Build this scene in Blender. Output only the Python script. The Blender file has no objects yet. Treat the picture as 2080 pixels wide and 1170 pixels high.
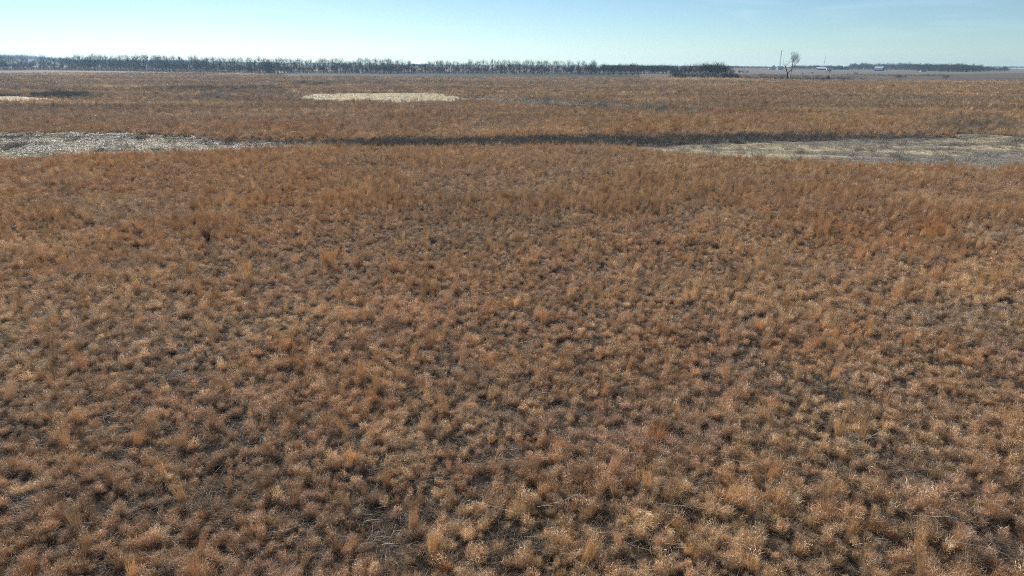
import bpy, math, random
import numpy as np
from mathutils import Vector, Matrix

R = math.radians
SC = bpy.context.scene
COL = SC.collection
rng = np.random.default_rng(11)
random.seed(5)

# ------------------------------------------------------------------ camera
W, HH, F = 2080.0, 1170.0, 1387.0
CAMH = 12.0
PITCH = math.atan((585 - 129.5) / F)
ROLL = math.atan(0.0053)
fw = np.array([0, math.cos(PITCH), -math.sin(PITCH)])
up0 = np.array([0, math.sin(PITCH), math.cos(PITCH)])
rt0 = np.array([1.0, 0, 0])
rt = rt0 * math.cos(ROLL) + up0 * math.sin(ROLL)
up = up0 * math.cos(ROLL) - rt0 * math.sin(ROLL)
cam = bpy.data.cameras.new('camera')
cam.sensor_width = 36.0
cam.lens = F / W * 36.0
cam.clip_start = 0.1
cam.clip_end = 30000
camo = bpy.data.objects.new('camera', cam)
COL.objects.link(camo)
M = Matrix.Identity(4)
for i in range(3):
    M[i][0], M[i][1], M[i][2] = rt[i], up[i], -fw[i]
M[2][3] = CAMH
camo.matrix_world = M
SC.camera = camo


def proj(x, y, z=0.0):
    x = np.asarray(x, float); y = np.asarray(y, float)
    z = np.asarray(z, float) - CAMH
    d = x * fw[0] + y * fw[1] + z * fw[2]
    d = np.where(d < 0.5, 0.5, d)
    u = (x * rt[0] + y * rt[1] + z * rt[2]) / d * F + W / 2
    v = HH / 2 - (x * up[0] + y * up[1] + z * up[2]) / d * F
    return u, v


def at(px, py):
    """the point of the flat plain seen at a photo position"""
    d = fw + rt * (px - W / 2) / F + up * (HH / 2 - py) / F
    t = CAMH / max(-d[2], 1e-4)
    return Vector((d[0] * t, d[1] * t, 0.0))


def mpp(p):
    """metres of height per photo pixel at a place"""
    a = proj(p[0], p[1], 0.0)[1]
    b = proj(p[0], p[1], 1.0)[1]
    return 1.0 / float(a - b)


# ------------------------------------------------------------------ noise
def _hash(ix, iy, seed):
    n = (ix.astype(np.int64) * 374761393 + iy.astype(np.int64) * 668265263 + seed * 1442695041) & 0xffffffff
    n = ((n ^ (n >> 13)) * 1274126177) & 0xffffffff
    return ((n ^ (n >> 16)) & 0xffff) / 65535.0


def vnoise(x, y, seed=0):
    ix = np.floor(x); iy = np.floor(y)
    fx = x - ix; fy = y - iy
    fx = fx * fx * (3 - 2 * fx); fy = fy * fy * (3 - 2 * fy)
    a = _hash(ix, iy, seed); b = _hash(ix + 1, iy, seed)
    c = _hash(ix, iy + 1, seed); d = _hash(ix + 1, iy + 1, seed)
    return (a * (1 - fx) + b * fx) * (1 - fy) + (c * (1 - fx) + d * fx) * fy


def fbm(x, y, seed=0, oct=4):
    s = 0; a = 0.5; t = 0
    for o in range(oct):
        s = s + a * vnoise(x, y, seed + o * 17); t += a
        x = x * 2.03 + 11.3; y = y * 2.03 + 4.7; a *= 0.5
    return s / t


def sstep(a, b, x):
    t = np.clip((x - a) / (b - a), 0, 1)
    return t * t * (3 - 2 * t)


# ------------------------------------------------------------------ regions of the plain
def band(u, v, top, bot, soft=2.0, wob=0.0, x=None, y=None, seed=3, sc=9.0):
    tx, ty = zip(*top); bx, by = zip(*bot)
    t = np.interp(u, tx, ty); b = np.interp(u, bx, by)
    if wob:
        n = (fbm(x / sc, y / sc, seed) - 0.5) * 2 * wob
        t = t + n; b = b + n * 0.8
    m = sstep(-soft, soft, v - t) * sstep(-soft, soft, b - v)
    lo = max(tx[0], bx[0]); hi = min(tx[-1], bx[-1])
    return m * (u > lo) * (u < hi)


P1T = [(-400, 271), (0, 273), (250, 273), (350, 277), (500, 283), (600, 287), (700, 289)]
P1B = [(-400, 326), (0, 321), (150, 319), (300, 312), (420, 304), (500, 299), (600, 292), (700, 290)]
P2T = [(400, 280), (500, 279), (640, 279), (850, 278), (1000, 277), (1100, 275), (1300, 271), (1500, 267), (1700, 266), (1870, 270), (2000, 278)]
P2B = [(400, 285), (560, 293), (700, 295), (900, 296), (1000, 297), (1200, 299), (1300, 296), (1400, 293), (1500, 291), (1600, 287), (1700, 284), (1850, 282), (2000, 284)]
P3T = [(1240, 295), (1400, 292), (1500, 290), (1700, 283), (1850, 281), (2000, 282), (2080, 288), (2140, 300)]
P3B = [(1240, 299), (1400, 308), (1500, 312), (1620, 318), (1740, 325), (1900, 332), (2030, 336), (2080, 328), (2140, 315)]
P4T = [(600, 200), (640, 192), (750, 189), (870, 189), (920, 195), (948, 203)]
P4B = [(600, 201), (650, 206), (780, 209), (880, 209), (948, 205)]
P5T = [(930, 196), (960, 199), (1050, 200), (1150, 206), (1300, 216), (1450, 226)]
P5B = [(930, 200), (1000, 209), (1100, 217), (1200, 225), (1330, 229), (1450, 231)]
P6T = [(-60, 197), (30, 197), (75, 200), (110, 203)]
P6B = [(-60, 208), (40, 207), (85, 206), (110, 204)]


def _sh(p, d): return [(a, b + d) for a, b in p]


P1T, P1B = _sh(P1T, -1), [(a, b + float(np.interp(a, [200, 450], [1, 6]))) for a, b in P1B]
P2T, P2B = [(a, b + float(np.interp(a, [1100, 1300], [4, 6]))) for a, b in P2T], [(a, b + float(np.interp(a, [1150, 1300], [2, -3]))) for a, b in P2B]
P3T, P3B = [(a, b + float(np.interp(a, [1240, 1420], [2, -7]))) for a, b in P3T], [(a, b + float(np.interp(a, [1240, 1300, 1500], [-2, 5, 12]))) for a, b in P3B]


def regions(x, y):
    u, v = proj(x, y)
    r = {}
    r['u'], r['v'] = u, v
    r['p1'] = band(u, v, P1T, P1B, 2.5, 3.0, x, y, 3)
    r['p2'] = band(u, v, P2T, P2B, 2.5, 2.5, x, y, 5, 7)
    r['p3'] = band(u, v, P3T, P3B, 2.5, 3.0, x, y, 9)
    r['p4'] = band(u, v, P4T, P4B, 2.2, 3.6, x, y, 13, 9)
    r['p5'] = band(u, v, P5T, P5B, 2.0, 2.0, x, y, 15)
    r['p6'] = band(u, v, P6T, P6B, 0.7, 0.6, x, y, 19)
    return r


BT = [(-400, 271), (0, 273), (350, 277), (640, 280), (1000, 279), (1300, 275), (1700, 269), (1870, 272), (2000, 279), (2140, 300)]
BB = [(-400, 330), (0, 322), (300, 312), (500, 299), (700, 295), (1000, 297), (1240, 300), (1500, 311), (1740, 325), (2030, 337), (2140, 315)]


def height(x, y):
    r = np.hypot(x, y)
    near = 1 - sstep(250, 600, r)
    h = ((fbm(x / 22, y / 22, 41, 3) - 0.5) * 0.7 + (fbm(x / 1.3, y / 1.3, 44, 2) - 0.5) * 0.14) * near
    u, v = proj(x, y)
    t = np.interp(u, *zip(*BT)); b = np.interp(u, *zip(*BB))
    wob = (fbm(x / 8, y / 8, 47, 3) - 0.5) * 4
    m = sstep(-1.0, 3.5, v - t + wob) * sstep(0, 7, b - v) * (y > 5) * (np.abs(u - 870) < 1270)
    return h - 0.42 * m


# ------------------------------------------------------------------ materials
def nodes(m):
    m.use_nodes = True
    nt = m.node_tree
    nt.nodes.clear()
    return nt, nt.nodes, nt.links


def mat_grass(name, trans=0.45, spec=0.15):
    m = bpy.data.materials.new(name)
    nt, N, L = nodes(m)
    out = N.new('ShaderNodeOutputMaterial')
    t = N.new('ShaderNodeAttribute'); t.attribute_type = 'INSTANCER'; t.attribute_name = 'tint'
    b = N.new('ShaderNodeAttribute'); b.attribute_type = 'GEOMETRY'; b.attribute_name = 'blade'
    mu = N.new('ShaderNodeMix'); mu.data_type = 'RGBA'; mu.blend_type = 'MULTIPLY'; mu.inputs[0].default_value = 1
    L.new(t.outputs['Color'], mu.inputs[6]); L.new(b.outputs['Color'], mu.inputs[7])
    p = N.new('ShaderNodeBsdfPrincipled')
    p.inputs['Roughness'].default_value = 0.55
    p.inputs['Specular IOR Level'].default_value = spec
    tr = N.new('ShaderNodeBsdfTranslucent')
    mx = N.new('ShaderNodeMixShader'); mx.inputs[0].default_value = trans
    L.new(mu.outputs[2], p.inputs['Base Color']); L.new(mu.outputs[2], tr.inputs['Color'])
    L.new(p.outputs[0], mx.inputs[1]); L.new(tr.outputs[0], mx.inputs[2])
    L.new(mx.outputs[0], out.inputs[0])
    return m


def mat_noise(name, c1, c2, scale=4.0, rough=0.9, bump=0.0, spec=0.2, detail=6.0, stretch=None, attr=None):
    """two colours mixed by object-space noise"""
    m = bpy.data.materials.new(name)
    nt, N, L = nodes(m)
    out = N.new('ShaderNodeOutputMaterial')
    p = N.new('ShaderNodeBsdfPrincipled')
    p.inputs['Roughness'].default_value = rough
    p.inputs['Specular IOR Level'].default_value = spec
    tc = N.new('ShaderNodeTexCoord')
    mp = N.new('ShaderNodeMapping')
    if stretch:
        mp.inputs['Scale'].default_value = stretch
    nz = N.new('ShaderNodeTexNoise'); nz.inputs['Scale'].default_value = scale
    nz.inputs['Detail'].default_value = detail; nz.inputs['Roughness'].default_value = 0.65
    cr = N.new('ShaderNodeValToRGB')
    cr.color_ramp.elements[0].position = 0.32; cr.color_ramp.elements[0].color = (*c1, 1)
    cr.color_ramp.elements[1].position = 0.68; cr.color_ramp.elements[1].color = (*c2, 1)
    L.new(tc.outputs['Object'], mp.inputs[0]); L.new(mp.outputs[0], nz.inputs['Vector'])
    L.new(nz.outputs['Fac'], cr.inputs[0])
    c = cr.outputs[0]
    if attr:
        a = N.new('ShaderNodeAttribute'); a.attribute_name = attr
        mu = N.new('ShaderNodeMix'); mu.data_type = 'RGBA'; mu.blend_type = 'MULTIPLY'; mu.inputs[0].default_value = 1
        L.new(c, mu.inputs[6]); L.new(a.outputs['Color'], mu.inputs[7]); c = mu.outputs[2]
    L.new(c, p.inputs['Base Color'])
    if bump:
        b = N.new('ShaderNodeBump'); b.inputs['Strength'].default_value = bump; b.inputs['Distance'].default_value = 0.1
        L.new(nz.outputs['Fac'], b.inputs['Height']); L.new(b.outputs[0], p.inputs['Normal'])
    L.new(p.outputs[0], out.inputs[0])
    return m


MG = mat_grass('dry_grass', 0.18, 0.4)
MSOIL = mat_noise('thatch_soil', (0.55, 0.55, 0.55), (1.25, 1.2, 1.15), 1.7, 0.95, 0.4, 0.1, 8.0, attr='soil')
MBARK = mat_noise('grey_bark', (0.09, 0.082, 0.073), (0.20, 0.185, 0.165), 3.0, 0.9, 0.3, 0.1, stretch=(3, 3, 0.6))
MTWIG = mat_noise('twig_bark', (0.075, 0.063, 0.056), (0.15, 0.13, 0.115), 2.0, 0.9, 0, 0.1)
MPALEBARK = mat_noise('pale_bark', (0.22, 0.19, 0.16), (0.42, 0.38, 0.33), 3.0, 0.8, 0.3, 0.2, stretch=(3, 3, 0.6))
MDARKBARK = mat_noise('dark_bark', (0.022, 0.019, 0.018), (0.055, 0.045, 0.04), 3.0, 0.9, 0.3, 0.1, stretch=(3, 3, 0.6))
MREDTWIG = mat_noise('reddish_twig_bark', (0.11, 0.085, 0.07), (0.21, 0.165, 0.135), 2.0, 0.9, 0, 0.1)
MCEDAR = mat_noise('cedar_leaf', (0.018, 0.03, 0.018), (0.045, 0.06, 0.035), 4.0, 0.8, 0, 0.1)
MBROWNCEDAR = mat_noise('brown_cedar_leaf', (0.04, 0.018, 0.010), (0.10, 0.045, 0.025), 5.0, 0.85, 0, 0.1)
MWHITEMETAL = mat_noise('white_sheet_metal', (0.80, 0.81, 0.82), (0.90, 0.91, 0.92), 0.8, 0.3, 0.05, 0.5, stretch=(6, 1, 1))
MWHITEMETAL.node_tree.nodes['Principled BSDF'].inputs['Metallic'].default_value = 0.4
MGREYMETAL = mat_noise('galvanised_metal', (0.30, 0.31, 0.32), (0.46, 0.47, 0.48), 1.2, 0.4, 0.05, 0.5)
MDARKWALL = mat_noise('dark_boards', (0.05, 0.045, 0.045), (0.10, 0.09, 0.085), 1.5, 0.8, 0.2, 0.2, stretch=(8, 8, 0.4))
MPALEWALL = mat_noise('pale_siding', (0.50, 0.50, 0.50), (0.66, 0.66, 0.65), 1.0, 0.7, 0.1, 0.2, stretch=(0.6, 0.6, 6))
MGREYROOF = mat_noise('grey_shingle', (0.16, 0.15, 0.15), (0.30, 0.28, 0.28), 2.0, 0.8, 0.2, 0.2)
MREDROOF = mat_noise('faded_red_roof', (0.30, 0.20, 0.18), (0.46, 0.34, 0.30), 1.5, 0.6, 0.1, 0.3)
MGLASS = mat_noise('dark_pane', (0.03, 0.035, 0.04), (0.06, 0.065, 0.07), 1.0, 0.1, 0, 0.6)
MPOST = mat_noise('weathered_post', (0.045, 0.038, 0.033), (0.11, 0.095, 0.08), 6.0, 0.9, 0.3, 0.1, stretch=(3, 3, 0.5))
MRUST = mat_noise('mast_steel', (0.20, 0.20, 0.20), (0.32, 0.31, 0.30), 1.0, 0.5, 0, 0.4)
MDARKFIELD = mat_noise('ploughed_dark_soil', (0.012, 0.016, 0.016), (0.030, 0.036, 0.033), 0.05, 0.95, 0.2, 0.1, 9.0)
MPALEFIELD = mat_noise('pale_stubble', (0.11, 0.095, 0.07), (0.21, 0.182, 0.138), 0.03, 0.95, 0.2, 0.1, 10.0, stretch=(0.35, 1, 1))
MTANFIELD = mat_noise('cropped_pasture', (0.075, 0.06, 0.045), (0.15, 0.122, 0.092), 0.03, 0.95, 0.2, 0.1, 10.0, stretch=(0.35, 1, 1))
MWHITEFIELD = mat_noise('bleached_stubble', (0.42, 0.39, 0.33), (0.60, 0.57, 0.50), 0.05, 0.95, 0.2, 0.1, 9.0)


def mat_water():
    m = bpy.data.materials.new('shallow_water')
    nt, N, L = nodes(m)
    out = N.new('ShaderNodeOutputMaterial'); p = N.new('ShaderNodeBsdfPrincipled')
    p.inputs['Base Color'].default_value = (0.10, 0.11, 0.11, 1)
    p.inputs['Roughness'].default_value = 0.08
    tc = N.new('ShaderNodeTexCoord'); nz = N.new('ShaderNodeTexNoise'); nz.inputs['Scale'].default_value = 1.5
    b = N.new('ShaderNodeBump'); b.inputs['Strength'].default_value = 0.15; b.inputs['Distance'].default_value = 0.05
    L.new(tc.outputs['Object'], nz.inputs['Vector']); L.new(nz.outputs['Fac'], b.inputs['Height'])
    L.new(b.outputs[0], p.inputs['Normal']); L.new(p.outputs[0], out.inputs[0])
    return m


# ------------------------------------------------------------------ object helpers
def tag(o, label=None, cat=None, group=None, kind=None):
    if label: o['label'] = label
    if cat: o['category'] = cat
    if group: o['group'] = group
    if kind: o['kind'] = kind
    return o


def link(name, me, parent=None):
    o = bpy.data.objects.new(name, me)
    COL.objects.link(o)
    if parent: o.parent = parent
    return o


def empty(name, loc, rz=0.0):
    o = bpy.data.objects.new(name, None)
    COL.objects.link(o)
    o.location = loc
    o.rotation_euler = (0, 0, rz)
    o.empty_display_size = 0.5
    return o


def mesh_from(name, v, f, mat=None, smooth=False):
    me = bpy.data.meshes.new(name)
    me.from_pydata([tuple(map(float, p)) for p in v], [], [tuple(map(int, q)) for q in f])
    if mat: me.materials.append(mat)
    if smooth:
        me.polygons.foreach_set('use_smooth', [True] * len(me.polygons))
    me.update()
    return me


class MB:
    """collects shapes into one mesh"""
    def __init__(s): s.v = []; s.f = []

    def box(s, x0, x1, y0, y1, z0, z1):
        b = len(s.v)
        s.v += [(x0, y0, z0), (x1, y0, z0), (x1, y1, z0), (x0, y1, z0), (x0, y0, z1), (x1, y0, z1), (x1, y1, z1), (x0, y1, z1)]
        s.f += [(b, b + 3, b + 2, b + 1), (b + 4, b + 5, b + 6, b + 7), (b, b + 1, b + 5, b + 4), (b + 1, b + 2, b + 6, b + 5), (b + 2, b + 3, b + 7, b + 6), (b + 3, b, b + 4, b + 7)]
        return s

    def prism(s, prof, y0, y1):
        """closed x-z profile swept along y"""
        b = len(s.v); n = len(prof)
        s.v += [(x, y0, z) for x, z in prof] + [(x, y1, z) for x, z in prof]
        s.f.append(tuple(b + i for i in range(n)))
        s.f.append(tuple(b + n + i for i in reversed(range(n))))
        for i in range(n):
            j = (i + 1) % n
            s.f.append((b + i, b + n + i, b + n + j, b + j))
        return s

    def tube(s, p0, p1, r0, r1, n=4):
        p0 = Vector(p0); p1 = Vector(p1)
        d = (p1 - p0)
        if d.length < 1e-6: return s
        d.normalize()
        a = d.orthogonal().normalized(); c = d.cross(a)
        b = len(s.v)
        for p, r in ((p0, r0), (p1, r1)):
            for i in range(n):
                t = 2 * math.pi * i / n
                q = p + a * (math.cos(t) * r) + c * (math.sin(t) * r)
                s.v.append((q.x, q.y, q.z))
        for i in range(n):
            j = (i + 1) % n
            s.f.append((b + i, b + j, b + n + j, b + n + i))
        s.f.append(tuple(b + n + i for i in range(n)))
        return s

    def mesh(s, name, mat, smooth=False): return mesh_from(name, s.v, s.f, mat, smooth)

    def build(s, name, mat, parent=None, smooth=False):
        return link(name, s.mesh(name, mat, smooth), parent)


def polyline(mb, pts, rads, n=6):
    for i in range(len(pts) - 1):
        mb.tube(pts[i], pts[i + 1], rads[i], rads[i + 1], n)


# ------------------------------------------------------------------ bare trees
def branch(mb, rnd, p, d, L, r, lvl, maxl, kids, up_bias=0.12, rmin=0.02, ratio=(0.5, 0.75), ang=(0.4, 0.85)):
    ns = 3 if lvl < maxl else 2
    pts = [Vector(p)]; rr = [r]
    dd = Vector(d).normalized()
    for i in range(ns):
        j = Vector((rnd.gauss(0, 1), rnd.gauss(0, 1), rnd.gauss(0, 1))) * 0.16
        dd = (dd + j + Vector((0, 0, up_bias))).normalized()
        pts.append(pts[-1] + dd * (L / ns)); rr.append(max(rmin, r * (1 - 0.62 * (i + 1) / ns)))
    polyline(mb, pts, rr, 5 if lvl <= 1 else 3)
    if lvl >= maxl: return
    n = kids[min(lvl, len(kids) - 1)]
    for k in range(n):
        t = 0.3 + 0.7 * (k + rnd.random() * 0.8) / n
        t = min(t, 0.999)
        i = min(int(t * ns), ns - 1); fr = t * ns - i
        q = pts[i].lerp(pts[i + 1], fr)
        base = (pts[i + 1] - pts[i]).normalized()
        a = base.orthogonal().normalized(); c = base.cross(a)
        th = rnd.random() * 6.283 + k * 2.4
        side = a * math.cos(th) + c * math.sin(th)
        an = rnd.uniform(*ang)
        cd = base * math.cos(an) + side * math.sin(an)
        branch(mb, rnd, q, cd, L * rnd.uniform(*ratio), max(rmin, rr[i] * 0.55), lvl + 1, maxl, kids, up_bias, rmin, ratio, ang)


def tree_mesh(seed, h, style):
    """returns trunk mesh and crown mesh; style: row (tall, bare stem), round (broad), low (multi-stem)"""
    rnd = random.Random(seed)
    tr = MB(); cr = MB()
    if style == 'row':
        fork = rnd.uniform(0.42, 0.62); lean = rnd.gauss(0, 0.03)
        rb = h * rnd.uniform(0.011, 0.015)
        pts = [Vector((0, 0, -0.3))]
        for i in range(1, 6):
            pts.append(Vector((lean * h * fork * i / 5 + rnd.gauss(0, 0.08), rnd.gauss(0, 0.1), h * fork * i / 5)))
        rads = [rb * (1.25 - 0.13 * i) for i in range(6)]
        polyline(tr, pts, rads, 7)
        nl = rnd.randint(4, 6)
        for k in range(nl):
            th = k * 6.283 / nl + rnd.random()
            t = rnd.uniform(0.18, 0.45)
            d = Vector((math.cos(th) * t, math.sin(th) * t, 1))
            branch(cr, rnd, pts[-1] - Vector((0, 0, rnd.uniform(0, 0.08) * h)), d, h * (1 - fork) * rnd.uniform(0.55, 0.7), rb * 0.5, 1, 4, [0, 5, 4, 3], 0.2, 0.02)
        for k in range(rnd.randint(8, 14)):   # low side limbs
            z = h * rnd.uniform(0.12, fork); th = rnd.random() * 6.283
            i = min(4, int(z / (h * fork) * 5))
            q = pts[i].lerp(pts[i + 1], 0.5)
            branch(cr, rnd, q, Vector((math.cos(th), math.sin(th), 0.8)), h * rnd.uniform(0.10, 0.24), rb * 0.22, 2, 4, [0, 0, 5, 4], 0.12, 0.02)
    elif style == 'round':
        fork = rnd.uniform(0.18, 0.3); rb = h * 0.02
        pts = [Vector((0, 0, -0.3)), Vector((rnd.gauss(0, 0.1), 0, h * fork * 0.5)), Vector((rnd.gauss(0, 0.2), rnd.gauss(0, .2), h * fork))]
        polyline(tr, pts, [rb * 1.3, rb, rb * 0.85], 7)
        nl = rnd.randint(6, 8)
        for k in range(nl):
            th = k * 6.283 / nl + rnd.random() * 0.6
            t = rnd.uniform(0.35, 1.25) if k else 0.1
            branch(cr, rnd, pts[-1] - Vector((0, 0, rnd.uniform(0, 0.06) * h)), Vector((math.cos(th) * t, math.sin(th) * t, 1)), h * (1 - fork) * rnd.uniform(0.5, 0.62), rb * 0.5, 1, 4, [0, 5, 4, 4], 0.10, 0.022)
    else:
        tr.tube((0, 0, -0.3), (0, 0, 0.12 * h), h * 0.022, h * 0.018, 6)
        nl = rnd.randint(7, 10)
        for k in range(nl):
            th = k * 6.283 / nl + rnd.random()
            t = rnd.uniform(0.15, 0.9)
            branch(cr, rnd, (math.cos(th) * 0.04 * h, math.sin(th) * 0.04 * h, 0.02 * h), Vector((math.cos(th) * t, math.sin(th) * t, 1)), h * rnd.uniform(0.42, 0.62), h * 0.012, 1, 4, [0, 5, 4, 4], 0.1, 0.02)
    return tr, cr


TREES = {}
WHOLE = {}
for style, hs, n in (('row', 16.0, 8), ('round', 13.0, 5), ('low', 6.0, 5)):
    for k in range(n):
        a, b = tree_mesh(100 + k + len(TREES) * 31, hs, style)
        w_ = MB(); w_.v = a.v + b.v; w_.f = a.f + [tuple(i + len(a.v) for i in f_) for f_ in b.f]
        WHOLE.setdefault(style, []).append((w_.mesh('tree', MTWIG), hs))
        TREES.setdefault(style, []).append((a.mesh('trunk', MBARK, True), b.mesh('crown', MREDTWIG if style == 'low' else MTWIG), hs))


def put_tree(px, py, topy, style, label, group, name='bare_tree', cat='tree', wide=1.0, var=None, loc=None, sub=None):
    p = at(px, py) if loc is None else loc
    h = (py - topy) * mpp(p)
    var = random.randrange(len(TREES[style])) if var is None else var
    t, c, hs = TREES[style][var]
    o = empty(name, p, random.random() * 6.283)
    s = h / hs
    o.scale = (s * wide, s * wide, s)
    names = sub or ('trunk', 'crown')
    link(names[0], t, o); link(names[1], c, o)
    tag(o, label, cat, group)
    return o


# ------------------------------------------------------------------ grass prototypes
def blades(N, Rad, L, lean, curv, w, nseg, cols, z0=(0, 0), out=0.7, tip=0.25, rg=None):
    rg = rg or rng
    az0 = rg.uniform(0, 2 * np.pi, N); rr = Rad * np.sqrt(rg.uniform(0, 1, N))
    bx, by = rr * np.cos(az0), rr * np.sin(az0)
    bz = rg.uniform(z0[0], z0[1], N) if z0[1] > z0[0] else np.full(N, z0[0])
    az = az0 + rg.normal(0, 1, N) * (1 - out) * 2.2
    th = rg.uniform(lean[0], lean[1], N); cu = rg.uniform(curv[0], curv[1], N); Ln = rg.uniform(L[0], L[1], N)
    tw = rg.uniform(0, np.pi, N)
    V = np.zeros((N, nseg + 1, 2, 3))
    p = np.stack([bx, by, bz], 1)
    sx = np.stack([-np.sin(az), np.cos(az), np.zeros(N)], 1)
    for i in range(nseg + 1):
        t = i / nseg
        a = th + cu * t
        d = np.stack([np.sin(a) * np.cos(az), np.sin(a) * np.sin(az), np.cos(a)], 1)
        nn = np.cross(d, sx)
        s = sx * np.cos(tw)[:, None] + nn * np.sin(tw)[:, None]
        ww = w * (1 - (1 - tip) * t) * 0.5
        V[:, i, 0] = p - s * ww; V[:, i, 1] = p + s * ww
        p = p + d * (Ln / nseg)[:, None]
    V[..., 2] = np.maximum(V[..., 2], 0.005)
    idx = np.arange(N * (nseg + 1) * 2).reshape(N, nseg + 1, 2)
    Fq = np.stack([idx[:, :-1, 0], idx[:, :-1, 1], idx[:, 1:, 1], idx[:, 1:, 0]], -1).reshape(-1, 4)
    ci = rg.integers(0, len(cols), N)
    c = np.array(cols)[ci] * rg.uniform(0.65, 1.3, N)[:, None]
    C = np.repeat(c, (nseg + 1) * 2, 0)
    return V.reshape(-1, 3), Fq, C


def proto(name, parts, mat):
    vs, fs, cs = [], [], []; b = 0
    for v, f, c in parts:
        vs.append(v); fs.append(f + b); cs.append(c); b += len(v)
    v = np.concatenate(vs); f = np.concatenate(fs); c = np.concatenate(cs)
    me = bpy.data.meshes.new(name)
    me.vertices.add(len(v)); me.vertices.foreach_set('co', v.ravel().astype(np.float32))
    me.loops.add(f.size); me.loops.foreach_set('vertex_index', f.ravel().astype(np.int32))
    me.polygons.add(len(f)); me.polygons.foreach_set('loop_start', np.arange(0, f.size, 4, dtype=np.int32))
    a = me.attributes.new('blade', 'FLOAT_COLOR', 'POINT')
    a.data.foreach_set('color', np.concatenate([c, np.ones((len(c), 1))], 1).ravel().astype(np.float32))
    me.materials.append(mat)
    me.update(calc_edges=True)
    return bpy.data.objects.new(name, me)


def scatter(name, protos, xyz, rot, scl, var, tint, label, cat):
    """one stuff object: tufts instanced on points with their own tint"""
    coll = bpy.data.collections.new(name + '_tufts')
    for i, o in enumerate(protos):
        o.name = '%s_tuft_%02d' % (name, i)
        coll.objects.link(o)
    me = bpy.data.meshes.new(name)
    n = len(xyz)
    me.vertices.add(n); me.vertices.foreach_set('co', np.asarray(xyz, np.float32).ravel())
    for nm, ty, key, dat in (('rot', 'FLOAT_VECTOR', 'vector', rot), ('scl', 'FLOAT_VECTOR', 'vector', scl)):
        a = me.attributes.new(nm, ty, 'POINT'); a.data.foreach_set(key, np.asarray(dat, np.float32).ravel())
    a = me.attributes.new('var', 'INT', 'POINT'); a.data.foreach_set('value', np.asarray(var, np.int32))
    a = me.attributes.new('tint', 'FLOAT_COLOR', 'POINT')
    a.data.foreach_set('color', np.concatenate([tint, np.ones((n, 1))], 1).ravel().astype(np.float32))
    o = link(name, me)
    ng = bpy.data.node_groups.new(name + '_scatter', 'GeometryNodeTree')
    ng.interface.new_socket('Geometry', in_out='INPUT', socket_type='NodeSocketGeometry')
    ng.interface.new_socket('Geometry', in_out='OUTPUT', socket_type='NodeSocketGeometry')
    N, L = ng.nodes, ng.links
    gi = N.new('NodeGroupInput'); go = N.new('NodeGroupOutput')
    ci = N.new('GeometryNodeCollectionInfo'); ci.inputs['Collection'].default_value = coll
    ci.inputs['Separate Children'].default_value = True; ci.inputs['Reset Children'].default_value = True
    io = N.new('GeometryNodeInstanceOnPoints'); io.inputs['Pick Instance'].default_value = True

    def na(nm, ty):
        q = N.new('GeometryNodeInputNamedAttribute'); q.data_type = ty; q.inputs['Name'].default_value = nm
        return q.outputs['Attribute']
    eu = N.new('FunctionNodeEulerToRotation')
    L.new(gi.outputs[0], io.inputs['Points']); L.new(ci.outputs[0], io.inputs['Instance'])
    L.new(na('var', 'INT'), io.inputs['Instance Index'])
    L.new(na('rot', 'FLOAT_VECTOR'), eu.inputs[0]); L.new(eu.outputs[0], io.inputs['Rotation'])
    L.new(na('scl', 'FLOAT_VECTOR'), io.inputs['Scale'])
    L.new(io.outputs[0], go.inputs[0])
    md = o.modifiers.new('scatter', 'NODES'); md.node_group = ng
    tag(o, label, cat, None, 'stuff')
    return o


# blade colours are multipliers of the tuft's tint
WARM = [(1.15, 0.98, 0.82), (1.0, 0.95, 0.90), (1.28, 1.18, 1.06), (0.75, 0.70, 0.66), (1.1, 0.90, 0.72)]
PALE = [(1.8, 1.9, 2.1), (1.5, 1.5, 1.6), (2.0, 1.95, 1.9), (1.3, 1.2, 1.15)]
STEM = [(1.2, 0.97, 0.72), (1.05, 0.85, 0.64), (1.35, 1.14, 0.86)]
PLAIN = [(1, 1, 1), (0.8, 0.82, 0.85), (1.25, 1.22, 1.15), (0.65, 0.66, 0.68)]


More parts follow.
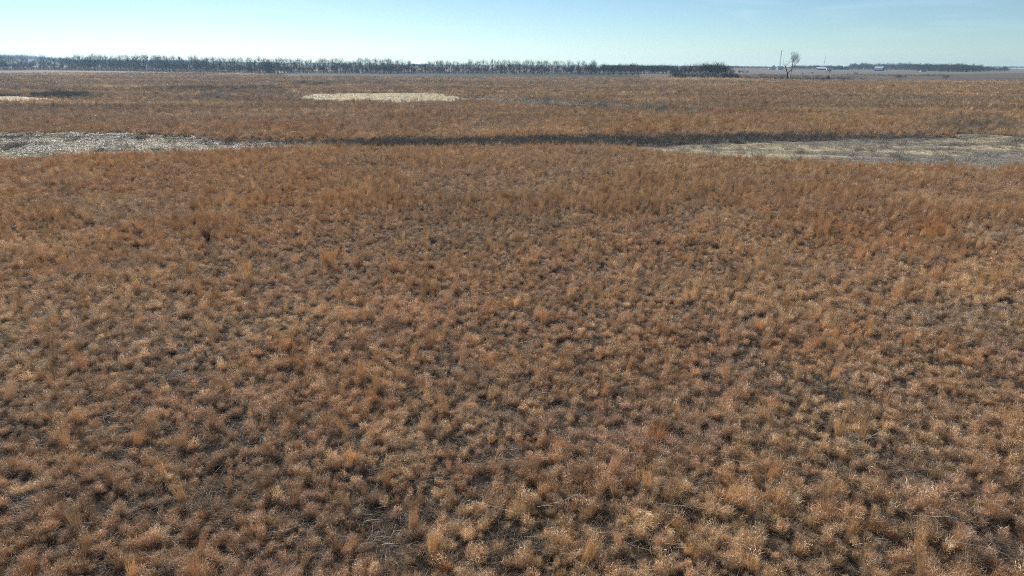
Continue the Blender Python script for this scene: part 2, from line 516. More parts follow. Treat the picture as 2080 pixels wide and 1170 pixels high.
def p_tussock(q):
    k = 0.8 + 0.4 * rng.random()
    ln = rng.uniform(0.85, 1.15)
    if q in (5, 6):         # flattened, matted to one side
        v, f, c = blades(int(190 * k), 0.26, (0.3, 0.55), (0.7, 1.35), (0.0, 0.9), 0.010, 4, WARM + PALE[:1], (0.02, 0.16), 0.0)
        v = v + np.stack([v[:, 2] * 0.5, v[:, 2] * 0.2, 0 * v[:, 2]], 1)
        return proto('t', [(v, f, c), blades(int(60 * k), 0.24, (0.12, 0.28), (0.4, 1.5), (0.0, 1.2), 0.011, 3, PALE + WARM, (0.12, 0.3), 0.2, 0.4)], MG)
    if q == 7:              # open, wispy, with standing seed stems
        return proto('t', [
            blades(int(120 * k), 0.16, (0.25, 0.5), (0.02, 0.7), (0.2, 1.3), 0.010, 4, WARM),
            blades(int(60 * k), 0.16, (0.5, 0.9), (0.0, 0.5), (0.0, 0.5), 0.006, 3, STEM),
            blades(int(80 * k), 0.24, (0.06, 0.14), (0.0, 1.5), (0.0, 1.5), 0.014, 2, STEM + PALE[:2], (0.4, 0.8), 0.2, 0.5)], MG)
    return proto('t', [
        blades(int(190 * k), 0.17, (0.24 * ln, 0.46 * ln), (0.02, 0.75), (0.2, 1.5), 0.011, 4, WARM),
        blades(int(26 * k), 0.12, (0.40, 0.70), (0.0, 0.5), (0.0, 0.6), 0.007, 3, STEM),
        blades(int(110 * k), 0.24, (0.08, 0.20), (0.2, 1.6), (0.2, 1.8), 0.012, 3, PALE + WARM, (0.20, 0.42), 0.2, 0.4),
        blades(4, 0.15, (0.5, 0.9), (0.3, 1.2), (0.0, 0.5), 0.006, 3, PALE, (0.05, 0.2), 0.3)], MG)


def p_sheaf(q):
    return proto('s', [
        blades(120, 0.17, (0.7, 1.35), (0.0, 0.22), (0.0, 0.3), 0.0075, 3, STEM, out=0.6),
        blades(60, 0.16, (0.4, 0.8), (0.05, 0.5), (0.3, 1.2), 0.009, 3, WARM),
        blades(50, 0.2, (0.08, 0.2), (0.0, 1.3), (0.3, 1.5), 0.012, 2, STEM, (0.5, 1.15), 0.2, 0.5)], MG)


def p_thatch(q):
    return proto('h', [blades(190, 0.6, (0.2, 0.6), (1.05, 1.6), (-0.3, 0.5), 0.009, 3, PALE[:3] + WARM[:3], (0.015, 0.15), 0.0)], MG)


def p_mid(q):
    return proto('m', [
        blades(85, 0.38, (0.35, 0.75), (0.05, 0.8), (0.2, 1.3), 0.018, 3, WARM),
        blades(30, 0.34, (0.6, 1.0), (0.0, 0.3), (0.0, 0.4), 0.013, 2, STEM),
        blades(36, 0.5, (0.12, 0.3), (0.3, 1.6), (0.5, 2.0), 0.022, 2, PALE, (0.1, 0.5), 0.2, 0.6)], MG)


def p_far(q):
    return proto('f', [
        blades(70, 1.0, (0.4, 0.8), (0.0, 0.7), (0.1, 1.0), 0.05, 2, WARM, out=0.3),
        blades(24, 0.9, (0.7, 1.05), (0.0, 0.25), (0.0, 0.3), 0.035, 2, STEM, out=0.3),
        blades(20, 1.1, (0.15, 0.4), (0.4, 1.6), (0.3, 1.5), 0.06, 2, PALE, (0.1, 0.5), 0.2, 0.6)], MG)


def p_reed(q):
    return proto('r', [
        blades(130, 0.95, (0.3, 0.7), (0.9, 1.6), (-0.1, 0.6), 0.035, 2, PLAIN, (0.02, 0.2), 0.1, 0.4),
        blades(60, 0.9, (0.2, 0.45), (0.0, 0.7), (0.0, 0.9), 0.028, 2, PLAIN, out=0.2)], MG)


def p_sedge(q):
    return proto('d', [
        blades(95, 0.75, (0.5, 1.15), (0.0, 0.55), (0.0, 0.7), 0.018, 3, PLAIN, out=0.3),
        blades(30, 0.8, (0.3, 0.8), (0.5, 1.5), (0.0, 0.6), 0.02, 2, [(1.9, 1.9, 1.9), (2.6, 2.5, 2.4), (1.2, 1.2, 1.2)], (0.05, 0.4), 0.1, 0.5)], MG)


PRO = [p_tussock(i) for i in range(8)] + [p_sheaf(i) for i in range(5)] + [p_mid(i) for i in range(5)] + [p_far(i) for i in range(5)]
iT, iS, iM, iF = (0, 8), (8, 5), (13, 5), (18, 5)

# tints of the grass (albedo)
C_BROWN = np.array([0.475, 0.345, 0.228])
C_ORANGE = np.array([0.51, 0.348, 0.205])
C_GOLD = np.array([0.53, 0.378, 0.205])
C_PINK = np.array([0.485, 0.365, 0.275])
C_STRAW = np.array([0.65, 0.525, 0.345])
C_RUST = np.array([0.44, 0.215, 0.125])
C_GREY = np.array([0.41, 0.35, 0.27])
C_HAZE_MAUVE = np.array([0.425, 0.342, 0.285])  # grass brown shifted to mauve, carries the haze of distance


def points(r0, r1, s0, s1, half=R(47), seed=0):
    """jittered points of a sector, spacing growing from s0 to s1"""
    g = np.random.default_rng(seed)
    xs, ys = [], []
    r = r0
    while r < r1:
        s = s0 + (s1 - s0) * (r - r0) / (r1 - r0)
        n = max(1, int(2 * half * r / s))
        a = -half + (np.arange(n) + g.uniform(0, 1, n)) * 2 * half / n
        rr = r + g.uniform(-0.6, 0.6, n) * s
        xs.append(rr * np.sin(a)); ys.append(rr * np.cos(a))
        r += s
    return np.concatenate(xs), np.concatenate(ys)


def mixc(c, d, m):
    return c * (1 - m[:, None]) + d * m[:, None]


def ell(u, v, cx, cy, rx, ry):
    return np.clip(1.25 - np.sqrt(((u - cx) / rx) ** 2 + ((v - cy) / ry) ** 2), 0, 1) ** 0.5


# patches of differently coloured grass that the field really has (place in the photo, size, colour, strength)
SPOTS = [
    (150, 153, 90, 1.6, C_STRAW * 1.3, .9), (480, 153, 50, 1.6, np.array([.85, .76, .62]), .9), (250, 178, 110, 2.2, C_STRAW * 1.5, .7),
    (90, 165, 120, 6, C_GREY, .5), (430, 182, 160, 4, C_GREY * .42, .9), (640, 172, 50, 4, C_GREY * .42, .9),
    (910, 180, 30, 2, C_GREY * .6, .7), (1450, 162, 120, 2.8, C_STRAW * 1.25, .9), (1420, 174, 60, 1.5, C_STRAW, .7),
    (1660, 182, 170, 10, C_ORANGE, .7), (1900, 180, 200, 9, C_GOLD, .7), (1550, 210, 140, 5, C_RUST, .35),
    (1850, 206, 200, 7, C_GREY * 1.05, .8), (1400, 212, 120, 6, C_GREY, .6), (1700, 236, 70, 3, C_STRAW * 1.15, .7),
    (1560, 250, 380, 12, C_GOLD, .8), (1250, 262, 160, 10, C_ORANGE, .7), (1000, 268, 70, 6, C_STRAW, .6),
    (600, 258, 120, 9, C_RUST, .35), (900, 232, 100, 6, C_RUST, .3), (300, 262, 330, 9, C_ORANGE, .35),
    (1960, 250, 80, 10, C_GREY * .8, .7), (2040, 262, 90, 16, C_GREY, .6), (1000, 205, 60, 5, C_STRAW, .5),
    (760, 215, 240, 10, C_BROWN, .5), (1850, 350, 320, 26, C_GOLD, .55), (1450, 345, 200, 22, C_GOLD, .35),
    (500, 350, 260, 40, C_ORANGE, .4), (220, 430, 160, 30, C_GREY, .45), (640, 470, 160, 50, C_ORANGE, .4),
    (1900, 465, 40, 12, C_RUST, .45), (1960, 660, 150, 40, C_GREY, .75), (1400, 590, 120, 20, C_GREY, .3),
    (700, 385, 60, 14, C_GREY * 1.2, .5), (940, 780, 80, 40, C_GREY, .4), (1700, 420, 200, 20, C_PINK, .5),
    (1500, 600, 300, 60, C_STRAW * .9, .3), (1800, 900, 300, 120, C_STRAW * .85, .35), (250, 1050, 240, 90, C_PINK, .4),
]


def field_tint(x, y, u, v, g):
    n = len(x)
    a = fbm(x / 9, y / 9, 61); b = fbm(x / 3.1, y / 3.1, 67); c = fbm(x / 30, y / 30, 71)
    col = np.tile(C_BROWN, (n, 1))
    col = mixc(col, C_ORANGE, sstep(0.45, 0.62, a) * 0.6)
    col = mixc(col, C_PINK, sstep(0.46, 0.64, b) * 0.75)
    col = mixc(col, C_STRAW, sstep(0.55, 0.72, fbm(x / 5, y / 5, 73)) * 0.5)
    col = mixc(col, C_GREY, sstep(0.56, 0.72, c) * 0.35)
    far = sstep(300, 190, v)
    left = sstep(1500, 600, u)
    col = mixc(col, C_HAZE_MAUVE, far * left * 0.85)  # haze tone painted into the far left grass tint
    col = mixc(col, C_GOLD * 0.9, far * (1 - left) * 0.45)
    lay = fbm(x / 70, y / 14, 131); lay2 = fbm(x / 45, y / 9, 137)
    col = mixc(col, C_GREY * 0.66, far * sstep(0.52, 0.64, lay) * 0.6)
    col = mixc(col, C_STRAW * 1.15, far * sstep(0.58, 0.68, lay2) * 0.75)
    for (cx, cy, rx, ry, cc, s) in SPOTS:
        wob = 1 + (fbm(x / 6, y / 6, 83) - 0.5) * 0.9
        col = mixc(col, cc, np.clip(ell(u, v, cx, cy, rx * wob, ry * wob), 0, 1) * s)
    # single tufts of another kind of grass
    k = g.uniform(0, 1, n)
    col = mixc(col, C_RUST, (k < 0.03) * 0.3)
    col = mixc(col, C_STRAW * 1.1, ((k > 0.05) & (k < 0.13)) * 0.7)
    col = mixc(col, C_GREY, ((k > 0.13) & (k < 0.19)) * 0.7)
    return col * (g.uniform(0.62, 1.28, n) * (1 - 0.10 * sstep(290, 250, v)) * (1 - 0.12 * sstep(650, 400, v)))[:, None]


# ---- prairie grass
gx, gy, gv, gs, gt, gtilt = [], [], [], [], [], []
zones = [(9, 62, 0.232, 0.245, 'T'), (62, 125, 0.245, 0.38, 'TM'), (125, 300, 0.62, 1.1, 'M'), (300, 860, 1.6, 3.6, 'F')]
for zi, (r0, r1, s0, s1, ty) in enumerate(zones):
    g = np.random.default_rng(900 + zi)
    x, y = points(r0, r1, s0, s1, seed=200 + zi)
    q = regions(x, y); u, v = q['u'], q['v']
    dkz = band(u, v, [(-60, 195), (60, 194), (100, 191), (170, 190), (185, 194)], [(-60, 197), (60, 197), (100, 201), (170, 199), (185, 195)], 0.8)
    grz = band(u, v, [(405, 194), (430, 193), (470, 197)], [(405, 195), (430, 201), (470, 199)], 0.6)
    wet = np.maximum.reduce([dkz, grz, q['p1'], q['p2'], q['p3'], q['p4'], q['p5'] * 0.8, q['p6']])
    keep = g.uniform(0, 1, len(x)) > wet * np.where(q['p4'] > 0.5, 0.98, 1.0)
    lim = np.interp(u, [-500, 0, 300, 560, 600, 1250, 1500, 1650, 2080, 2500], [143, 144, 147, 152, 157, 159, 161, 164, 166, 166])
    keep &= v > lim
    # hollows between the tussocks
    dens = fbm(x / 0.55, y / 0.55, 31, 2)
    keep &= g.uniform(0, 1, len(x)) < np.clip((dens - 0.16) * 3.6, 0.2, 0.98) * np.clip((fbm(x / 2.3, y / 2.3, 37, 3) - 0.22) * 4.5, 0.78, 1)
    x, y, u, v = x[keep], y[keep], u[keep], v[keep]
    n = len(x)
    r = np.hypot(x, y)
    tall = sstep(0.50, 0.68, fbm(x / 12, y / 12, 91)) * sstep(560, 420, v) * 0.30 + 0.03 + 0.06 * sstep(760, 480, v)
    k = g.uniform(0, 1, n)
    if ty == 'T':
        idx = np.where(k < tall, iS[0] + g.integers(0, iS[1], n), iT[0] + g.integers(0, iT[1], n))
    elif ty == 'TM':
        mm = g.uniform(62, 125, n) < r
        idx = np.where(k < tall, iS[0] + g.integers(0, iS[1], n), np.where(mm, iM[0] + g.integers(0, iM[1], n), iT[0] + g.integers(0, iT[1], n)))
    elif ty == 'M':
        idx = np.where(k < tall * 0.8, iS[0] + g.integers(0, iS[1], n), iM[0] + g.integers(0, iM[1], n))
    else:
        idx = iF[0] + g.integers(0, iF[1], n)
    sz = {'T': 0.43, 'TM': 0.48, 'M': 0.75, 'F': 0.9}[ty] * g.uniform(0.55, 1.42, n) ** 1.3 * (0.75 + 0.55 * fbm(x / 4, y / 4, 95))
    hz = g.uniform(1.0, 1.6, n)
    if ty == 'F':
        wd = 1.0 + (r - 300) / 560 * 1.2
    else:
        wd = np.ones(n)
    gx.append(x); gy.append(y); gv.append(idx)
    ex = g.uniform(0.72, 1.35, n)
    gs.append(np.stack([sz * wd * ex, sz * wd / ex, sz * hz], 1))
    gt.append(field_tint(x, y, u, v, g))
    gtilt.append(np.stack([g.normal(0.05, 0.24, n), g.normal(0.12, 0.24, n), g.uniform(0, 6.283, n)], 1))
x = np.concatenate(gx); y = np.concatenate(gy)
scatter('prairie_grass', PRO, np.stack([x, y, height(x, y) - 0.02], 1), np.concatenate(gtilt), np.concatenate(gs), np.concatenate(gv), np.concatenate(gt),
        'dry brown and rust prairie bunchgrass covering the whole field', 'grass')
print('prairie tufts', len(x))

# ---- flattened dead leaves under and between the tussocks
g = np.random.default_rng(77)
x, y = points(9, 110, 0.5, 0.9, seed=301)
q = regions(x, y)
k = (g.uniform(0, 1, len(x)) < 0.8) & (np.maximum.reduce([q['p1'], q['p2'], q['p3']]) < 0.5)
x, y = x[k], y[k]; n = len(x)
tt = mixc(np.tile(C_BROWN * 0.9, (n, 1)), C_GREY * 0.95, g.uniform(0, 1, n)) * (g.uniform(0.15, 0.42, n) * np.where(g.uniform(0, 1, n) < 0.22, 2.0, 1.0))[:, None]  # leaf tint darkened to paint the shade in gaps between tussocks
sc = g.uniform(0.5, 0.9, n)
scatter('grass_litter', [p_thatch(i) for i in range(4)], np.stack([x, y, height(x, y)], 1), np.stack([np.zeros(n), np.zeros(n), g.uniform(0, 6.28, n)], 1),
        np.stack([sc, sc, sc], 1), g.integers(0, 4, n), tt, 'flattened grey pink dead leaves, darkened with painted shade, lying between the tussocks', 'grass litter')

# ---- pale flattened reeds of the dry ponds
g = np.random.default_rng(78)
px_, py_ = [], []
for (r0, r1, s0, s1) in ((84, 170, 0.85, 1.1), (215, 330, 1.5, 1.7)):
    a, b = points(r0, r1, s0, s1, R(46), seed=310 + int(r0)); px_.append(a); py_.append(b)
x = np.concatenate(px_); y = np.concatenate(py_)
q = regions(x, y); u, v = q['u'], q['v']
w1 = q['p1']
w3 = q['p3']
w = np.maximum.reduce([w1, w3, q['p4'], q['p6'] * 1.0, 0.4 * q['p5'], (0.30 + 0.5 * sstep(850, 620, u)) * q['p2'] * sstep(1950, 1800, u)])
k = g.uniform(0, 1, len(x)) < w
x, y, u, v, w3, p4, p5, p1 = x[k], y[k], u[k], v[k], w3[k], q['p4'][k], q['p5'][k], w1[k]
n = len(x)
CREAM = np.array([0.83, 0.72, 0.49]); GREYREED = np.array([0.52, 0.47, 0.39]); LEFTREED = np.array([0.47, 0.405, 0.265])
tt = np.tile(CREAM, (n, 1))
tt = mixc(tt, LEFTREED, p1)
st = fbm(x / 16, y / 3.5, 113)
tt = mixc(tt, GREYREED * 0.9, w3 * sstep(0.46, 0.64, st + sstep(1500, 1950, u) * 0.14 + sstep(300, 318, v) * 0.1))
p2r = q['p2'][k]
tt = mixc(tt, GREYREED * 0.75, np.clip(p2r + p1 * sstep(380, 560, u), 0, 1))
tt = mixc(tt, GREYREED * 0.7, p1 * sstep(0.48, 0.62, fbm(x / 6, y / 4, 117)) * 0.8)
tt = mixc(tt, GREYREED * 1.1, p4 * sstep(0.5, 0.65, fbm(x / 9, y / 5, 151)) * 0.6)
tt = tt * g.uniform(0.75, 1.15, n)[:, None]
sc = g.uniform(0.8, 1.2, n) * np.where(r_ := np.hypot(x, y) > 200, 1.5, 0.95)
fl = np.where(w3 > 0.5, 0.4, 0.5)
scatter('pond_reeds', [p_reed(i) for i in range(4)], np.stack([x, y, height(x, y)], 1), np.stack([np.zeros(n), np.zeros(n), g.uniform(0, 6.28, n)], 1),
        np.stack([sc, sc, sc * fl], 1), g.integers(0, 4, n), tt, 'bleached cream and grey reeds lying flat over the dry ponds', 'reeds')

# ---- dark sedge on the ditch bank and in wet hollows
g = np.random.default_rng(79)
a1, b1 = points(84, 180, 0.55, 0.75, R(46), seed=331)
a2, b2 = points(180, 330, 1.1, 1.5, R(46), seed=332)
x = np.concatenate([a1, a2]); y = np.concatenate([b1, b2])
q = regions(x, y); u, v = q['u'], q['v']
left = q['p1'] * 0.03 + q['p1'] * 0.4 * sstep(0.58, 0.70, fbm(x / 5, y / 3, 119)) * 0.5 + q['p1'] * 0.4 * sstep(500, 700, u)
dk = np.clip(band(u, v, [(-60, 195), (60, 194), (100, 191), (170, 190), (185, 194)], [(-60, 197), (60, 197), (100, 201), (170, 199), (185, 195)], 0.8), 0, 1)
gr1 = np.clip(band(u, v, [(405, 194), (430, 193), (470, 197)], [(405, 195), (430, 201), (470, 199)], 0.6), 0, 1)
east = ell(u, v, 1975, 262, 70, 9) * 0.6
left = left * 0.35
w = np.maximum.reduce([q['p2'] * (0.22 + 0.70 * sstep(0.36, 0.50, fbm(x / 6, y / 2.5, 141))) * (0.12 + 0.88 * sstep(560, 880, u)) * sstep(2000, 1800, u), left, q['p5'] * 0.16, q['p3'] * 0.035, dk, gr1, east])
k = g.uniform(0, 1, len(x)) < w
x, y, u, v = x[k], y[k], u[k], v[k]; n = len(x)
DARK = np.array([0.115, 0.098, 0.075]); GSED = np.array([0.20, 0.185, 0.16])
tt = np.tile(DARK, (n, 1))
tt = mixc(tt, GSED * 1.3, q['p5'][k] * 0.95)
tt = mixc(tt, GSED * 0.75, np.clip(left[k] * 1.6, 0, 1) * sstep(900, 500, u) * 0.8)
tt = mixc(tt, GSED * 0.6, sstep(0.5, 0.62, fbm(x / 4, y / 4, 121)) * 0.7)
tt = mixc(tt, GSED * 1.1, q['p3'][k] * (1 - q['p2'][k]) * 0.9); tt = mixc(tt, GSED * 1.25, gr1[k]); tt = mixc(tt, GSED * 0.55, east[k])
tt = mixc(tt, GSED * 0.55, q['p2'][k] * sstep(274, 270, v))
tt *= g.uniform(0.7, 1.25, n)[:, None]
sc = g.uniform(0.75, 1.2, n) * np.where(np.hypot(x, y) > 180, 1.5, 1.0)
scatter('bank_sedge', [p_sedge(i) for i in range(4)], np.stack([x, y, height(x, y) - 0.02], 1), np.stack([g.normal(0, .15, n), g.normal(0, .15, n), g.uniform(0, 6.28, n)], 1),
        np.stack([sc * 1.0, sc * 1.0, sc * np.where(g.uniform(0, 1, n) < .25, 1.15, 0.65)], 1), g.integers(0, 4, n), tt, 'dark and grey sedge growing along the ditch bank', 'sedge')

# ------------------------------------------------------------------ ground
rs = [0.0]; r = 1.5
while r < 5200:
    rs.append(r); r += max(0.3, 0.015 * r)
rs.append(5200.0)
az = np.concatenate([np.linspace(-48, 48, 385), np.linspace(48, 312, 60)[1:-1]])
az = np.radians(az)
RR, AA = np.meshgrid(np.array(rs[1:]), az, indexing='ij')
X = RR * np.sin(AA); Y = RR * np.cos(AA)
Z = height(X.ravel(), Y.ravel())
nr, na_ = RR.shape
verts = np.concatenate([np.stack([X.ravel(), Y.ravel(), Z], 1), [[0, 0, 0]]])
i0 = np.arange((nr - 1) * na_).reshape(nr - 1, na_); j = (np.arange(na_) + 1) % na_
quad = np.stack([i0, i0 + na_, (i0 // na_ * na_ + na_ + j[None, :]), (i0 // na_ * na_ + j[None, :])], -1).reshape(-1, 4)
me = bpy.data.meshes.new('ground')
ctr = len(verts) - 1
faces = [tuple(f) for f in quad.tolist()] + [(ctr, k_, (k_ + 1) % na_) for k_ in range(na_)]
me.from_pydata(verts.tolist(), [], faces)
q = regions(X.ravel(), Y.ravel())
front = (Y.ravel() > 5)
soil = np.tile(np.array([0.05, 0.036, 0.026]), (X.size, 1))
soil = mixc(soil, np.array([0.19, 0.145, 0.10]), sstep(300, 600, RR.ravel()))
soil = mixc(soil, np.array([0.35, 0.31, 0.22]), np.maximum(q['p1'], q['p3']) * front * 0.6)
soil = mixc(soil, np.array([0.06, 0.05, 0.04]), q['p2'] * front)
soil = mixc(soil, np.array([0.55, 0.48, 0.33]), np.maximum(q['p4'], q['p6']) * front)
soil = np.concatenate([soil, [[0.1, 0.07, 0.05]]])
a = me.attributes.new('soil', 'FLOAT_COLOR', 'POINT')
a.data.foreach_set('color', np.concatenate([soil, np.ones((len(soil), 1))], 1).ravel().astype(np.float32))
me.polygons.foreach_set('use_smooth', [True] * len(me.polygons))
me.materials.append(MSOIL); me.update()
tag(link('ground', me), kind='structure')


def sheet(name, pix, mat, z, kind='structure'):
    pts = [at(*p) for p in pix]
    v = [(p.x, p.y, z) for p in pts]
    f = [tuple(range(len(v)))]
    o = link(name, mesh_from(name, v, f, mat))
    if o.data.polygons[0].normal.z < 0:
        o.data.flip_normals()
    return tag(o, kind=kind)


def strip(name, top, bot, mat, z):
    """field between two lines of the photo, as a quad strip"""
    xs = sorted({p[0] for p in top} | {p[0] for p in bot})
    v, f = [], []
    for i, xx in enumerate(xs):
        a = at(xx, float(np.interp(xx, *zip(*top)))); b = at(xx, float(np.interp(xx, *zip(*bot))))
        v += [(a.x, a.y, z), (b.x, b.y, z)]
        if i: f.append((2 * i - 2, 2 * i - 1, 2 * i + 1, 2 * i))
    o = link(name, mesh_from(name, v, f, mat))
    return tag(o, kind='structure')


strip('dark_field', [(560, 147.6), (700, 149), (900, 150), (1240, 151.3), (1300, 153.6)], [(560, 151.5), (640, 155), (700, 156), (1000, 157.5), (1240, 157.8), (1300, 158)], MDARKFIELD, 0.03)
strip('far_pasture', [(1280, 143), (1480, 141.5), (1650, 140.8), (2080, 140), (2400, 141)], [(1280, 160), (1480, 160), (1600, 163), (2080, 166.5), (2400, 168)], MTANFIELD, 0.02)
strip('stubble_field', [(1490, 142.6), (1640, 142.2), (1900, 141.5), (2080, 140.4), (2400, 141)], [(1490, 150.5), (1640, 152.0), (1900, 151.0), (2080, 148.5), (2400, 149)], MPALEFIELD, 0.05)
strip('bleached_field', [(-500, 134.0), (0, 135.0), (110, 134), (190, 133.2)], [(-500, 137.2), (0, 137.6), (110, 136.0), (190, 134.4)], MWHITEFIELD, 0.05)
wp = [(-40, 204.5), (10, 203.2), (40, 202.4), (72, 201.8), (72.5, 204.0), (50, 204.9), (28, 205.2), (-40, 206.6)]
sheet('pond', wp, mat_water(), 0.06)

# ------------------------------------------------------------------ windbreak and groves
rt_ = random.Random(21)


def row_base(xx): return float(np.interp(xx, [-300, 0, 100, 200, 300, 400, 500, 560, 580, 620, 800, 1000, 1200, 1300], [144, 143.2, 142.6, 143.6, 145.5, 147, 149.5, 151.2, 149, 148.6, 150, 150.6, 151.6, 152.5]))


def row_top(xx): return float(np.interp(xx, [-300, 0, 60, 140, 200, 300, 420, 500, 560, 640, 700, 800, 900, 1000, 1100, 1200, 1300], [112, 113, 116, 113, 113, 113, 117, 119, 119, 122, 118, 121, 124, 123, 124.5, 126, 128]))


LB1 = 'bare slender tree in the left stretch of the long windbreak, rising straight from the grass'
LB2 = 'bare slender tree in the windbreak row standing behind the dark ploughed field'
BACK = []           # (px, base, top, style, widening) of the trees that stand behind and cannot be told apart
xx = -190.0
while xx < 1212:
    gap = 700 < xx < 712 or 752 < xx < 756 or 838 < xx < 870
    sparse = xx < 140
    if not (gap and rt_.random() < 0.75) and not (sparse and rt_.random() < 0.15):
        b = row_base(xx); t = row_top(xx) + abs(rt_.gauss(0, 2.8)) - 3.0
        if sparse: t += rt_.uniform(0, 5)
        if gap: t += 9
        leftpart = xx < 570
        w_ = rt_.uniform(0.75, 1.2)
        if xx < -6: BACK.append((xx, b, t, 'row', w_))
        else:
            put_tree(xx, b - rt_.uniform(0, 0.5), t, 'row', LB1 if leftpart else LB2,
                     'bare trees in the left stretch of the windbreak' if leftpart else 'bare trees behind the dark field', wide=w_)
    xx += rt_.uniform(4.5, 10.0)
xx = -190.0
while xx < 1215:        # further lines behind the first
    sparse = xx < 140
    if xx < 570 or rt_.random() < .85: BACK.append((xx + rt_.uniform(-3, 3), row_base(xx) - rt_.uniform(0.2, 1.0), row_top(xx) + rt_.uniform(9, 20), 'low', rt_.uniform(0.7, 1.0)))
    for dt in ((4, 9), (8, 14)):
        if sparse and rt_.random() < .5: continue
        BACK.append((xx + rt_.uniform(-2, 2), row_base(xx) - rt_.uniform(0.5, 1.6), row_top(xx) + rt_.uniform(*dt), 'round' if rt_.random() < 0.35 else 'row', rt_.uniform(1.0, 1.5)))
    xx += rt_.uniform(5, 9)

put_tree(548, 151.3, 118, 'round', 'dark broad bare tree standing forward at the end of the left windbreak', None, wide=0.6)
put_tree(1202, 152, 125.5, 'round', 'domed bare tree at the right end of the windbreak, taller of the two', None, wide=0.85, var=1)
for k_ in range(26):
    BACK.append((rt_.uniform(1196, 1300), 150.4, rt_.uniform(128.5, 137), ('round', 'low', 'row')[k_ % 3], 1.2))
put_tree(1228, 152.3, 129.0, 'round', 'rounded bare tree just right of the domed tree ending the windbreak', None, wide=1.0, var=2)
xx = 1242.0
while xx < 1372:
    put_tree(xx, 149.5 + (xx - 1242) * 0.005, 130.5 + rt_.gauss(0, 1.5) + (-3 if 1275 < xx < 1300 else 0), 'round',
             'bare bluish grove tree between the windbreak end and the shrubby thicket', 'bare trees of the middle grove', wide=rt_.uniform(0.8, 1.2))
    for _ in range(3): BACK.append((xx + rt_.uniform(-3, 3), 149.2, 133 + rt_.uniform(-2, 5), 'round' if _ else 'low', 1.3))
    xx += rt_.uniform(5, 9)
# grey shrubs in front of the middle grove
for i, xx in enumerate((1238, 1246, 1262, 1272, 1285, 1295)):
    put_tree(xx, 153.6, 145 + rt_.uniform(-2, 2), 'low', 'pale grey bare shrub standing before the middle grove', 'grey shrubs before the middle grove', 'bare_shrub', 'shrub', 1.3, sub=('stem', 'twigs'))
# thicket
xx = 1366.0
while xx < 1484:
    put_tree(xx, 157.5 + (xx - 1366) * 0.015, float(np.interp(xx, [1366, 1385, 1410, 1425, 1440, 1460, 1475, 1485], [144, 131, 127, 126, 125, 126, 129, 141])) + rt_.uniform(-2, 5), 'row' if rt_.random() < 0.4 else 'round',
             'bare brown tree in the dense thicket left of the lone tree', 'bare trees of the dense thicket', wide=rt_.uniform(1.0, 1.5))
    xx += rt_.uniform(4, 7)
xx = 1366.0
while xx < 1500:
    put_tree(xx, 159.5 + rt_.uniform(0, .6), 147 + rt_.uniform(-4, 5), 'low', 'low bare shrub along the front of the dense thicket', 'shrubs along the thicket front', 'bare_shrub', 'shrub', 1.3, sub=('stem', 'twigs'))
    xx += rt_.uniform(5, 9)
for xx, yy, tt_ in ((1489, 150, 141), (1502, 150, 142), (1510, 149, 141.5), (1518, 149.2, 143)):
    put_tree(xx, yy, tt_, 'low', 'small isolated bare shrub in the field right of the thicket', 'small shrubs right of the thicket', 'bare_shrub', 'shrub', 1.2, sub=('stem', 'twigs'))
# right grove
xx = 1712.0
while xx < 2052:
    top = float(np.interp(xx, [1712, 1730, 1775, 1800, 1840, 1900, 1945, 1980, 2010, 2052], [133, 127.5, 127, 128, 127, 128, 127, 130, 134, 134]))
    base = float(np.interp(xx, [1712, 1830, 1900, 1960, 2052], [141.5, 142.5, 145.5, 146.5, 145]))
    put_tree(xx, base - rt_.uniform(0, 0.8), top + rt_.uniform(-1.5, 3.5), 'round' if rt_.random() < 0.7 else 'row',
             'bare tree in the wide grove around the arched white barn', 'bare trees of the right grove', wide=rt_.uniform(0.9, 1.4))
    BACK.append((xx + 2, base - 1.2, top + rt_.uniform(1, 5), 'round', rt_.uniform(1, 1.5)))
    for _ in range(5):
        BACK.append((xx + rt_.uniform(-4, 4), base - rt_.uniform(0.2, 1.8), top + rt_.uniform(1.5, 8), ('low', 'round')[_ % 2], rt_.uniform(1, 1.6)))
    xx += rt_.uniform(4.5, 8) if xx < 2010 else rt_.uniform(8, 12)
# far belts right of the lone tree
xx = 1610.0
while xx < 1712:
    put_tree(xx, 140.8, 131.5 + rt_.uniform(-1, 2), 'round', 'bare tree of the far belt behind the open white shed', 'bare trees behind the open shed', wide=rt_.uniform(1.0, 1.5))
    for _ in range(4): BACK.append((xx + rt_.uniform(-3, 3), 140.5, 133 + rt_.uniform(-1, 3), ('low', 'round')[_ % 2], 1.4))
    xx += rt_.uniform(4.5, 8)

